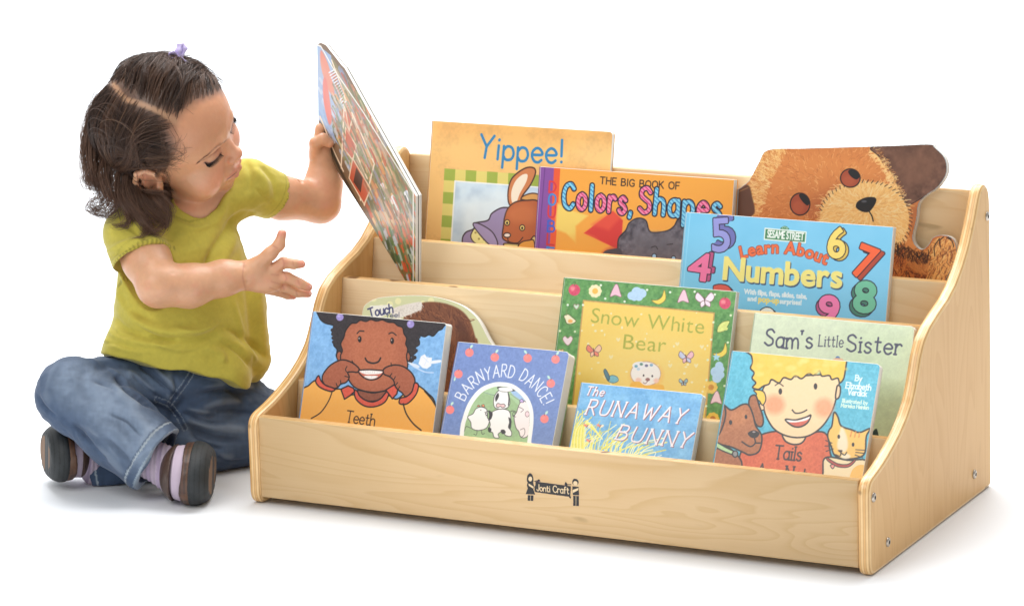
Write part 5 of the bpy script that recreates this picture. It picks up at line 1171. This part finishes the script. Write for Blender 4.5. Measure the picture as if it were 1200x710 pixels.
    mat=attr_mat('jersey_cotton',rough=.85,bump=.35,bscale=1300.,sheen=.25)
    o=mesh('shirt',V/1000,Q,mat,parent=PERSON,smooth=True,colors=C); return f
SHIRT=build_shirt()
def build_jeans():
    f=Field(np.array([-440,-180,-4]),np.array([20,330,240]),1.6)
    f.ell(K(216,470,8),(97,76,52),TM,20); f.ell(K(214,436,0),(93,71,40),TM,18)
    f.chain([J['hipR'],K(128,468,-66),J['knR']],[50,46,42],18); f.chain([J['knR'],K(140,502,-124),K(178,534,-140)],[42,44,43],12)
    f.chain([J['hipL'],J['knL']],[48,46],20); f.chain([J['knL'],K(210,528,-46),K(122,554,-66)],[44,34,26],14)
    # flat trouser floor contact
    f.add(lambda P:1.2-P[...,2],f.lo,f.lo+f.h*f.n,0,'i',0)
    # cut the cuffs square and hollow them
    for (A,B,r) in ((K(150,512,-128),K(186,538,-141),36.),(K(150,548,-60),K(103,558,-68),22.)):
        ax=(B-A)/np.linalg.norm(B-A); 
        f.add(lambda P:np.where(np.linalg.norm(P-B-ax*30,axis=-1)<75,(P-B)@ax+2.5*np.sin((P@UC)/9.),-50.),B-90,B+90,0,'i',0)
        f.cap(B-ax*22,B+ax*40,r-3,r,2,'s')
    V,Q=f.mesh(); V=lap(V,Q,2,.5); Q=outward(V,Q); N_=normals(V,Q)
    wr=fbm(V/26.+.8*fbm(V/60.,2,13)[:,None],3,51); wr2=np.abs(noise3(V@np.array([RC*.7+UC*.7,TC,UC*.7-RC*.7]).T/np.array([40,30,12.]),7)); V=V+N_*(wr*1.3-wr2*1.2)[:,None]
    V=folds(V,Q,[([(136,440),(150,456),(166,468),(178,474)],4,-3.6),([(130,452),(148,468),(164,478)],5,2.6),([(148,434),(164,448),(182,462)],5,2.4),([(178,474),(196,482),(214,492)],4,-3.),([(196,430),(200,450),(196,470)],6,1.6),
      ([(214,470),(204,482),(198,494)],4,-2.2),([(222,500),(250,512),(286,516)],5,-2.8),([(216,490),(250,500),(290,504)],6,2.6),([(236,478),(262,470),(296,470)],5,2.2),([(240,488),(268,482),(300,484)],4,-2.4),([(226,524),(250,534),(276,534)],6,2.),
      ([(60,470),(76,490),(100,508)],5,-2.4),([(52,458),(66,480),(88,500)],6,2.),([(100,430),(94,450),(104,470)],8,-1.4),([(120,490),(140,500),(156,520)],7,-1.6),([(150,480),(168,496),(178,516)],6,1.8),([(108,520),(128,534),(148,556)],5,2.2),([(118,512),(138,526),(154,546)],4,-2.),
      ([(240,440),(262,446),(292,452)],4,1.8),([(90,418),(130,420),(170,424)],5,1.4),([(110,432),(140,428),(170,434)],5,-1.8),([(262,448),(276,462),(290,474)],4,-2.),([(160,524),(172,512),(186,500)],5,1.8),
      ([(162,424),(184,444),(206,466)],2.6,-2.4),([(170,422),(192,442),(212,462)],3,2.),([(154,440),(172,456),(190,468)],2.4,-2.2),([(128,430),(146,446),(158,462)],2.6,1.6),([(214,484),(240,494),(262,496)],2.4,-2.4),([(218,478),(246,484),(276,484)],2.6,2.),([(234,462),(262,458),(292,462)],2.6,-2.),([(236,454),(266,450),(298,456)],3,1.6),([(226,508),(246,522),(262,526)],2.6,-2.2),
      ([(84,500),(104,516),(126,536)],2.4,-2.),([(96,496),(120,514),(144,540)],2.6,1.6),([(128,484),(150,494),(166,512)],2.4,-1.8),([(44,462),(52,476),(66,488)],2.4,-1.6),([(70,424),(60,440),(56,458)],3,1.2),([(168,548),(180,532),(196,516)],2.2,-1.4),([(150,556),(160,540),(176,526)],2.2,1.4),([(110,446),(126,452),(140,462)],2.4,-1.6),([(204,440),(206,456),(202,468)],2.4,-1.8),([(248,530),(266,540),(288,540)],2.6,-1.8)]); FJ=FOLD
    V[:,2]=np.maximum(V[:,2],.8)
    N_=normals(V,Q)
    # denim: dark indigo, wear and painted highlight on the thigh, knee and shin; ring-slub threads
    C=np.tile(srgb(60,78,104),(len(V),1))
    def wear_shade(pts,r0,r1,a,col): nonlocal C; d=seg_dist(V,[K(*p) for p in pts]); C=blend(C,a*(1-sm(d,r0,r1))*(.85+.16*fbm(V/7.,2,61)),col)
    wear_shade([(88,445,-140),(120,462,-150),(150,500,-170),(170,520,-180)],10,52,.75,srgb(134,150,170)); wear_shade([(200,452,-90),(150,440,-90)],6,30,.35,srgb(122,140,162)); wear_shade([(230,512,-80),(280,505,-60)],6,36,.55,srgb(120,138,160))
    wear_shade([(240,548,-20),(300,540,-10)],10,40,.5,srgb(48,66,92)); wear_shade([(110,560,-90),(180,560,-80)],6,34,.4,srgb(56,78,108))  # underside shade painted darker along the lap bottom and lower shin
    c2=V@np.c_[RC,UC]; th=noise3(np.c_[c2[:,0]/2.2,c2[:,1]/9.,V@TC/4.],71)*.07+noise3(np.c_[c2[:,0]/9.,c2[:,1]/2.2,V@TC/4.],72)*.07; C*=(1+th+.05*fbm(V/20.,2,73))[:,None]
    C=blend(C,.32*sm(FJ,.8,3.6),srgb(146,158,172)); C=blend(C,.40*sm(-FJ,.8,3.8),srgb(34,46,68))  # fold shading put into the colour: ridges lightened, valleys darkened
    # seams and cuff stitching
    seams=[([(229,422),(226,434),(216,450),(204,466),(198,474)],1),([(184,468),(198,474),(208,486),(217,502)],1)]
    fc=normals(V,Q)@TC>.0
    for q,_k in seams:
        q=catmull(q,False,5); d=pxdist(V,q); C=blend(C,.7*(1-sm(d,.8,2.0))*fc,srgb(40,54,80)); C=blend(C,.6*((d>2.4)&(d<3.4))*fc,srgb(140,150,162))
    d=pxdist(V,catmull([(150,408),(190,418),(230,424),(270,436),(312,456)],False,5)+np.array([0,9.])); C=blend(C,.5*(d<.8)*fc,srgb(46,60,86))
    B=K(186,538,-141); A=K(150,512,-128); ax=(B-A)/np.linalg.norm(B-A); d=-(V-B)@ax; nr=np.linalg.norm(V-B,axis=1)<66
    C=blend(C,nr*(np.abs(d-13)<1.0)*.8,srgb(170,180,186)); C=blend(C,nr*(np.abs(d-1)<1.3)*.7,srgb(160,174,186)); C=blend(C,nr*(np.abs(d-14.8)<.9)*.5,srgb(46,62,88))
    B=K(103,558,-68); A=K(150,548,-60); ax=(B-A)/np.linalg.norm(B-A); d=-(V-B)@ax; nr=np.linalg.norm(V-B,axis=1)<44; C=blend(C,nr*(np.abs(d-10)<1.)*.8,srgb(160,172,180))
    # waistband line
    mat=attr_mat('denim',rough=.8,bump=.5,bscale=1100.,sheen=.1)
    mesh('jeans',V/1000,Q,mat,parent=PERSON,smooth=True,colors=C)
build_jeans()
def build_feet():
    leather=attr_mat('shoe_leather',rough=.45,bump=.3,bscale=500.,coat=.1); rub=attr_mat('shoe_rubber',rough=.6,bump=.3,bscale=400)
    def foot(C,nrm,upv,sc,ankle,sockR):
        nrm=nrm/np.linalg.norm(nrm); upv=upv-(upv@nrm)*nrm; upv/=np.linalg.norm(upv); fw=np.cross(nrm,upv); M=np.array([nrm,upv,fw])   # nrm: out through the sole, upv: across, fw: heel-toe
        P=lambda a,b,c: C+sc*(a*nrm+b*upv+c*fw)
        lo=C-90*sc; hi=C+90*sc
        # sock
        s=Field(np.minimum(lo,ankle-40),np.maximum(hi,ankle+40),1.3); bk=ankle-(C-ankle)/np.linalg.norm(C-ankle)*16
        s.chain([bk,ankle,P(-22,0,-4),P(-8,0,0)],[sockR,sockR,sockR+2,25*sc],8); s.ell(P(-6,0,6),(24*sc,32*sc,42*sc),M,10); s.add(lambda X:(X-P(8,0,0))@nrm,s.lo,s.lo+s.h*s.n,0,'i',0)
        V,Q=s.mesh(); Q=outward(V,Q); a=(V-C)@nrm; rb=np.sin(a*1.15)
        V=V+normals(V,Q)*(.45*rb*(a<-14*sc))[:,None]; V[:,2]=np.maximum(V[:,2],.7); Cc=np.tile(srgb(190,174,190),(len(V),1))*(1+.12*rb*(a<-14*sc))[:,None]; Cc=blend(Cc,.55*(np.sin(a*.5)>.35)*(a<-14*sc),srgb(170,150,182))
        mesh('sock',V/1000,Q,attr_mat('ribbed_sock',rough=.9,bump=.3,bscale=1200.),parent=PERSON,smooth=True,colors=Cc)
        # upper
        u=Field(lo,hi,1.3); u.ell(P(2,0,4),(31*sc,35.5*sc,51*sc),M,6)
        u.add(lambda X:np.maximum((X-P(6,0,0))@nrm,-((X-P(-5,0,0))@nrm-1.5*np.sin((X-C)@upv/9.))),lo,hi,0,'i',0)
        V,Q=u.mesh(); V=lap(V,Q,1); Q=outward(V,Q); V=V+normals(V,Q)*(.4*fbm(V/7.,2,5))[:,None]; l=(V-C)@M.T/sc
        Cc=np.tile(srgb(66,46,36),(len(V),1))*(1+.2*fbm(V/8.,3,6))[:,None]; Cc=blend(Cc,.7*(np.abs(l[:,0]-3)<1.2),srgb(98,66,46)); Cc=blend(Cc,.6*(np.abs(l[:,0]+2)<1.2),srgb(92,58,42)); Cc=blend(Cc,.5*sm(fbm(V/14.,2,8),.1,.7),srgb(120,84,58))
        V[:,2]=np.maximum(V[:,2],.6)
        sh=mesh('shoe',V/1000,Q,leather,parent=PERSON,smooth=True,colors=Cc)
        # sole
        u=Field(lo,hi,1.3); u.ell(P(8,0,4),(27*sc,37*sc,52*sc),M,5); u.add(lambda X:-((X-P(4,0,0))@nrm),lo,hi,0,'i',0); u.add(lambda X:((X-P(27,0,0))@nrm),lo,hi,0,'i',0)
        for j in range(-4,5): u.cap(P(28.5,-30,j*11),P(28.5,30,j*11),2.2,2.2,1.2,'s')
        V,Q=u.mesh(); V=lap(V,Q,2); Q=outward(V,Q); V[:,2]=np.maximum(V[:,2],.6); l=(V-C)@M.T/sc
        Cc=np.tile(srgb(38,42,44),(len(V),1))*(1+.15*fbm(V/6.,3,16)-.45*(np.sin(l[:,0]*1.15+.0018*l[:,1]**2)>.72))[:,None]; e=np.sqrt((l[:,1]/37)**2+((l[:,2]-4)/55)**2); Cc=blend(Cc,.75*((l[:,0]>20)&(e<.62)&(l[:,2]>8)),srgb(134,98,66)); Cc=blend(Cc,.6*((l[:,0]>20)&(e<.55)&(l[:,2]<-12)),srgb(134,98,66))
        mesh('sole',V/1000,Q,rub,parent=sh,smooth=True,colors=Cc)
        # hook-and-loop strap round the instep
        u=Field(lo,hi,1.2); u.ell(P(-8,0,6),(27.5*sc,35*sc,45.5*sc),M,4); u.add(lambda X:np.abs((X-P(-24,0,0))@nrm+(X-C)@fw*.05)-7.5*sc,lo,hi,0,'i',0)
        V,Q=u.mesh(); V=lap(V,Q,1); Q=outward(V,Q); V[:,2]=np.maximum(V[:,2],.6); Cc=np.tile(srgb(70,50,40),(len(V),1))*(1+.22*noise3(V/1.6,9))[:,None]; l=(V-C)@M.T/sc; Cc=blend(Cc,.7*((np.abs(l[:,1]-26)<3)&(np.abs(l[:,2]+8)<4)),srgb(190,186,176)); mesh('strap',V/1000,Q,leather,parent=sh,smooth=True,colors=Cc)
    foot(K(223,553,-150),cam_vec(.985,-.04,.14),cam_vec(.08,1,.2),.98,J['anR'],21)
    foot(K(78,531,-80),cam_vec(-.97,-.04,.22),cam_vec(-.12,1,.2),.90,J['anL'],19)
build_feet()
def tube_strands(S,R,sides=3):
    """S: list of (n,3) paths in mm, R: list of radii arrays -> one mesh"""
    VV=[];QQ=[];off=0
    for P,r in zip(S,R):
        n=len(P); T_=np.gradient(P,axis=0); T_/=np.linalg.norm(T_,axis=1)[:,None]+1e-9
        a=np.cross(T_,TC+.01); a/=np.linalg.norm(a,axis=1)[:,None]+1e-9; b=np.cross(T_,a)
        ang=np.arange(sides)*2*math.pi/sides
        V=(P[:,None]+r[:,None,None]*(a[:,None]*np.cos(ang)[None,:,None]+b[:,None]*np.sin(ang)[None,:,None])).reshape(-1,3)
        i=np.arange(n-1)[:,None]*sides; j=np.arange(sides)[None]; k=(j+1)%sides
        q=np.stack([i+j,i+k,i+sides+k,i+sides+j],-1).reshape(-1,4)+off; VV.append(V); QQ.append(q); off+=len(V)
    return np.vstack(VV),np.vstack(QQ)
def tuck(P):
    """hair passes behind the near ear instead of over it"""
    uv=PJ(P); e=np.array([179,212.5]); q=(uv-e)/np.array([19,15.]); l=np.linalg.norm(q,axis=1); m=l<1
    if m.any():
        q2=q/np.maximum(l,.05)[:,None]; q2[:,0]=np.where(m&(q2[:,0]>.2)&(q2[:,1]<.3),q2[:,0],-np.abs(q2[:,0])) ; q2/=np.linalg.norm(q2,axis=1)[:,None]; dv=(q2*np.array([19,15.])+e-uv)*m[:,None]
        P=P+dv[:,:1]*RC-dv[:,1:]*UC-(m*7.)[:,None]*TC
    return P
def build_hair():
    r=np.random.default_rng(21); Gd=np.array([0,0,-1.]); rad0=np.array([67,80,72.]); c0=H(0,-6,12)
    partp=np.array(PART); pc=partp.mean(0)
    # the plane that holds the parting: its normal points to the far (left) side
    u_,s_,vt=np.linalg.svd(partp-pc); pn=np.cross(partp[-1]-partp[0],pc-c0); pn/=np.linalg.norm(pn); pn=pn if pn@HX>0 else -pn
    S=[];R=[];Cc=[]
    sc=Field(np.array([-420,-160,40]),np.array([60,400,420]),8)  # not used for shape
    def push(p,off):
        q=(p-c0)@HM.T/(rad0+off); l=np.linalg.norm(q)
        if l<1: p=c0+(q/l*(rad0+off))@HM
        return p
    def shirt_d(p,F_=SHIRT):
        i=np.rint((p-F_.lo)/F_.h).astype(int)
        if (i<1).any() or (i>=np.array(F_.n)-1).any(): return 50.,None
        a=F_.a; x,y,z=i; g=np.array([a[x+1,y,z]-a[x-1,y,z],a[x,y+1,z]-a[x,y-1,z],a[x,y,z+1]-a[x,y,z-1]]); return float(a[x,y,z]),g/(np.linalg.norm(g)+1e-9)
    n=0; tries=0; clump=r.normal(size=(400,3)); clumpc=r.normal(size=(400,3)); clumpc/=np.linalg.norm(clumpc,axis=1)[:,None]
    while n<5600 and tries<60000:
        tries+=1
        v=r.normal(size=3); v/=np.linalg.norm(v); p=c0+(v*rad0)@HM; h=toH(p[None])
        if hair_region(h)[0]<r.uniform(.3,1): continue
        side=1 if (p-pc)@pn>0 else -1; dp=part_dist(p[None])[0]
        if dp<2. and r.uniform()<.7: continue
        hx,hn,hu=h[0]; off=.6+r.uniform()**1.3*7.5; L_=r.uniform(.8,1.1)
        clid=int(np.argmin(((clumpc-v)**2).sum(1))); cl=clump[clid]
        if side<0:      # near side: combed back and down, tucked behind the ear
            comb=(-HN*1.1-HU*.45-pn*.2) if (hx<-38 and hn>2) else (-pn*1.-HN*(.42 if hn>8 else .12)); length=L_*(165 if hn<20 else 150); wave=3.2; off=.8+r.uniform()**1.2*11
        else:           # far side: swept over the crown towards the clip
            comb=(HX*1.+HN*.12+HU*.1) if hn>26 else (pn*1.-HN*.4); length=L_*92; wave=1.2; off=.6+r.uniform()**1.2*(13 if hn<38 else 8)
        d=comb/np.linalg.norm(comb)+r.normal(size=3)*.04; m=24 if side<0 else 16; st=length/m; path=[]; q=push(p,.2); sd,g=shirt_d(q,BODY); q=q+(g*max(0,.3-sd) if g is not None else 0); ph=r.uniform(0,6.28); fr_=None
        for k in range(m):
            t=k/(m-1); path.append(q.copy()); o=.4+off*min(1,t*4)*(1. if side<0 else .8)
            hq=(q-HC)@HM.T
            stick=(side>0) or (hq[2]>-48 and fr_ is None)
            if not stick and fr_ is None: fr_=k
            if stick:
                nn=(q-c0)@HM.T/(rad0+o)**2; nn=nn@HM; nn/=np.linalg.norm(nn)
                d=d+Gd*((.19 if hq[1]<5 else .05) if side<0 else .02)
                if side<0 and hq[0]<-36 and hq[1]>-34 and hq[2]<34: d=d-HN*.22
                if hq[1]>6 and hq[2]<hairline(hq[None])[0]+9: d=d-HN*(.55 if side<0 else .12)+HU*.1
                d=d+cl*.02+RC*math.sin(t*9+cl[0]*3)*.03*wave; d=d-(d@nn)*nn; d/=np.linalg.norm(d)
                q2=q+d*st; l=(q2-c0)@HM.T; q3=c0+(l/np.linalg.norm(l/(rad0+o)))@HM
            else:
                u=(k-fr_)*st; d=d+Gd*.25+(RC*math.sin(u/11+cl[0]*3)*.26+TC*math.cos(u/11+cl[1]*3)*.16)+cl*.03; d/=np.linalg.norm(d); q3=push(q+d*st,1)
            sd,g=shirt_d(q3)
            if sd<2.5+off*.35 and g is not None: q3=q3+g*(2.5+off*.35-sd)
            if -75<hq[2]:
                sd,g=shirt_d(q3,BODY); mn=.7+off*.55*min(1,t*5)
                if sd<mn and g is not None: q3=q3+g*(mn-sd)
            d=(q3-q); d/=np.linalg.norm(d)+1e-9; q=q3
        P=np.array(path)
        # hair does not cross the face or the ear opening
        hp=toH(P); 
        bad=(hp[:,1]>12)&(hp[:,2]<hairline(hp)-4)&(np.abs(hp[:,0])<80)
        P=tuck(P); hp=toH(P); bad|=(PJ(P)[:,1]>278)|((PJ(P)[:,0]>200)&(PJ(P)[:,1]>200)); ear=((hp[:,0]>52)&(np.abs(hp[:,1]+6)<17)&(hp[:,2]<-2)&(hp[:,2]>-44))
        cut=np.nonzero(bad|ear)[0]
        if len(cut):
            if cut[0]<3: continue
            P=P[:cut[0]]
        t=np.linspace(0,1,len(P))
        tone=.5+.5*math.sin(clid*1.7); c=srgb(58,42,34)*(1-tone)+srgb(94,68,52)*tone
        for ch in range(3):
            o_=r.normal(size=3)*.9; S.append(P+o_*(.15+.85*np.sin(math.pi*np.minimum(t*1.1,1))[:,None]*.8)+(r.normal(size=3)*2.2)*(t**3)[:,None]); R.append((r.uniform(.17,.31)*(1-.7*t**2)+.03)*np.minimum(1,.3+t*7))
            c2=c*r.uniform(.72,1.3); c2=c2 if r.uniform()>.025 else srgb(116,88,66); Cc.append(np.repeat((c2[None]*(1+.35*t[:,None])),3,axis=0))
        n+=1
    # locks that curl on the shoulder and at the nape
    locks=[[(122,116),(106,142),(100,176),(104,206),(110,228)],[(122,132),(108,164),(108,200),(114,222),(112,238)],[(118,160),(113,188),(118,214),(126,236)],[(126,170),(122,200),(128,226),(138,246)],[(122,124),(106,152),(101,186),(100,212),(106,226)],[(128,196),(118,218),(124,236),(112,245),(104,240),(110,232),(120,234)],[(120,190),(106,204),(104,214),(112,218),(118,212)],[(150,200),(146,228),(160,250),(172,266),(184,272),(192,262),(190,248)],[(160,215),(168,240),(184,256),(194,262),(197,252)],[(140,200),(136,226),(148,246),(150,262),(138,266),(130,262)],[(150,210),(156,240),(172,262),(168,276),(150,280)],[(172,222),(184,238),(196,252),(196,264),(188,270)],[(130,200),(128,224),(136,240),(126,252),(108,250),(102,242)],[(165,222),(176,244),(192,260),(186,268)],[(176,224),(190,236),(199,246),(198,258)],[(145,205),(150,232),(166,252),(178,268)],[(112,150),(104,180),(110,206),(122,222),(126,232)],[(180,224),(192,232),(200,240)],[(155,222),(160,250),(176,258)]]
    for L0 in locks:
        base=[]
        for i,(u,v) in enumerate(L0):
            s0=-62-8*i/len(L0) if v>225 else (-50 if v>190 or u>130 else -28)
            q=K(u,v,s0)
            for _ in range(14):
                sd,g=shirt_d(q)
                if sd<5: q=q+TC*4
            base.append(q)
        base=catmull(base,False,5)
        for k in range(85):
            o=r.normal(size=3)*3.4; t=np.linspace(0,1,len(base))[:,None]; ph=r.uniform(0,6.3)
            P=base+o*(1.5-.9*t)*np.minimum(1,.15+t*3)+np.c_[np.sin(t[:,0]*5+ph),np.cos(t[:,0]*5+ph),np.sin(t[:,0]*4+ph)]*1.4*t
            P=tuck(P); m=max(6,int(len(P)*r.uniform(.6,1))); P=P[:m]; tt=np.linspace(0,1,m); S.append(P); R.append(r.uniform(.17,.3)*(1-.6*tt**2)+.03); c=srgb(86,62,48)*r.uniform(.7,1.5); Cc.append(np.repeat(c[None]*(1+.4*tt[:,None]),3,axis=0))
    # flyaways against the white
    for k in range(130):
        v=r.normal(size=3); v/=np.linalg.norm(v); p=c0+(v*rad0*1.06)@HM; h=toH(p[None])
        if hair_region(h)[0]<.9 or (h[0,1]>35): continue
        d=(p-c0); d/=np.linalg.norm(d); d=d*.5+r.normal(size=3)*.6; path=[p.copy()]; cr=r.normal(size=3)*.35
        for j in range(12): d=d+cr+Gd*.12; d/=np.linalg.norm(d); p=push(p+d*2.6,5); path.append(p.copy())
        P=np.array(path); S.append(P); R.append(np.full(len(P),.16)); Cc.append(np.tile(srgb(80,58,46),(len(P)*3,1)))
    V,Q=tube_strands(S,R); C=np.vstack(Cc)
    m,nt,b=nodemat('hair_strands'); a=N(nt,'ShaderNodeAttribute'); a.attribute_name='Col'; L(nt,a.outputs['Color'],b.inputs['Base Color']); b.inputs['Roughness'].default_value=.38; b.inputs['Specular IOR Level'].default_value=.45
    mesh('hair',V/1000,Q,m,parent=PERSON,smooth=True,colors=np.clip(C,0,1))
    # brows and lashes
    bm_=plain('brow_hair',srgb(132,94,72),rough=.5); lm_=plain('lash_hair',srgb(28,20,18),rough=.5)
    for x in (-1,1):
        S=[];R=[]
        e='' if x<0 else '2'; B_=catmull(MARK['brow'+e],False,8); E_=catmull(MARK['lash'+e],False,8)
        for k in range(70):
            t=r.uniform(); i=int(t*(len(B_)-2)); a_=B_[i]+r.normal(size=3)*.8*(.4+t*.6)+HN*.2; d=(B_[i]-B_[i+1]); d/=np.linalg.norm(d)+1e-9; d=d+HU*.35*t; P=np.array([a_,a_+d*2.4,a_+d*4.6]); S.append(P); R.append(np.array([.15,.13,.05]))
        V,Q=tube_strands(S,R); mesh('eyebrow',V/1000,Q,bm_,parent=PERSON)
        S=[];R=[]
        for k in range(72):
            t=k/71; i=min(int(t*(len(E_)-1)),len(E_)-2); a_=E_[i]+(E_[i+1]-E_[i])*(t*(len(E_)-1)-i); d=HN*.75-HU*.6+HX*x*(.75-.75*t); l=5.7
            P=np.array([a_,a_+d*l*.4-HU*.4,a_+d*l*.75,a_+d*l+HU*1.]); S.append(P); R.append(np.array([.22,.19,.12,.03]))
        V,Q=tube_strands(S,R); mesh('eyelashes',V/1000,Q,lm_,parent=PERSON)
    # lilac ribbon bow
    c=K(209,67,-20); rib=plain('lilac_ribbon',srgb(206,192,236),rough=.35,var=.06); V=[];F=[]
    def loop(pts,wd,ax):
        P=catmull([np.array(p,float) for p in pts],False,6); o=len(V)
        for i,p in enumerate(P):
            for sgn in (-1,1): V.append(p+ax*wd*sgn*(1-.2*math.sin(i)))
        for i in range(len(P)-1): F.append((o+2*i,o+2*i+1,o+2*i+3,o+2*i+2))
    q=lambda a,b,cc=0: c+a*RC+b*UC+cc*TC
    loop([q(0,0),q(-6,4,2),q(-11,1,3),q(-8,-3,4),q(0,-1)],3.6,TC*.7+UC*.6); loop([q(0,0),q(0,9,2),q(3,16,1),q(7,9,3),q(2,0)],4.2,TC*.5+RC*.8); loop([q(0,0),q(6,-4,4),q(12,-9,5)],3.4,TC*.6+UC*.6)
    rb=mesh('hair_bow',np.array(V)/1000,[tuple(x) for x in F],rib,parent=PERSON,smooth=True); md=rb.modifiers.new('thickness','SOLIDIFY'); md.thickness=.0006
build_hair()
# ------------------------------------------------------------------ light and camera
wd=bpy.data.worlds.new('World'); SC.world=wd; wd.use_nodes=True; bg=wd.node_tree.nodes['Background']; bg.inputs['Color'].default_value=(1,1,1,1); bg.inputs['Strength'].default_value=.5
def area(name,loc,target,size,power,col=(1,1,1)):
    d=bpy.data.lights.new(name,'AREA'); d.shape='RECTANGLE'; d.size,d.size_y=size; d.energy=power; d.color=col
    o=bpy.data.objects.new(name,d); COL.objects.link(o); o.location=loc; v=Vector(target)-Vector(loc); o.rotation_euler=v.to_track_quat('-Z','Y').to_euler(); return o
area('softbox_key',(-.35,-2.5,2.6),(.3,.15,.1),(1.9,1.9),46,(1,.985,.96))
area('softbox_top',(-.1,.85,2.25),(.2,.1,0),(2.8,1.7),84,(1,1,1))
bw=Vector((-.44*2.6,.9*2.6,2.9)); area('backdrop_fill',bw,(bw[0]-.3,bw[1]+.6,0),(4.5,2.5),130,(1,1,1))  # unseen lamp added to brighten the backdrop
cam=bpy.data.cameras.new('camera'); co=bpy.data.objects.new('camera',cam); COL.objects.link(co); SC.camera=co
Mx=Matrix(((RV[0],UV[0],-FV[0],C0[0]),(RV[1],UV[1],-FV[1],C0[1]),(RV[2],UV[2],-FV[2],C0[2]),(0,0,0,1))); co.matrix_world=Mx
cam.sensor_width=36; cam.lens=F_PX/1200*36; cam.shift_x=(600-PPX)/1200; cam.shift_y=(PPY-355)/1200; cam.clip_start=.05; cam.clip_end=60
SC.view_settings.view_transform='Standard'; SC.view_settings.look='None'; SC.view_settings.exposure=0; SC.view_settings.gamma=1
SC.cycles.use_denoising=True; SC.cycles.max_bounces=8
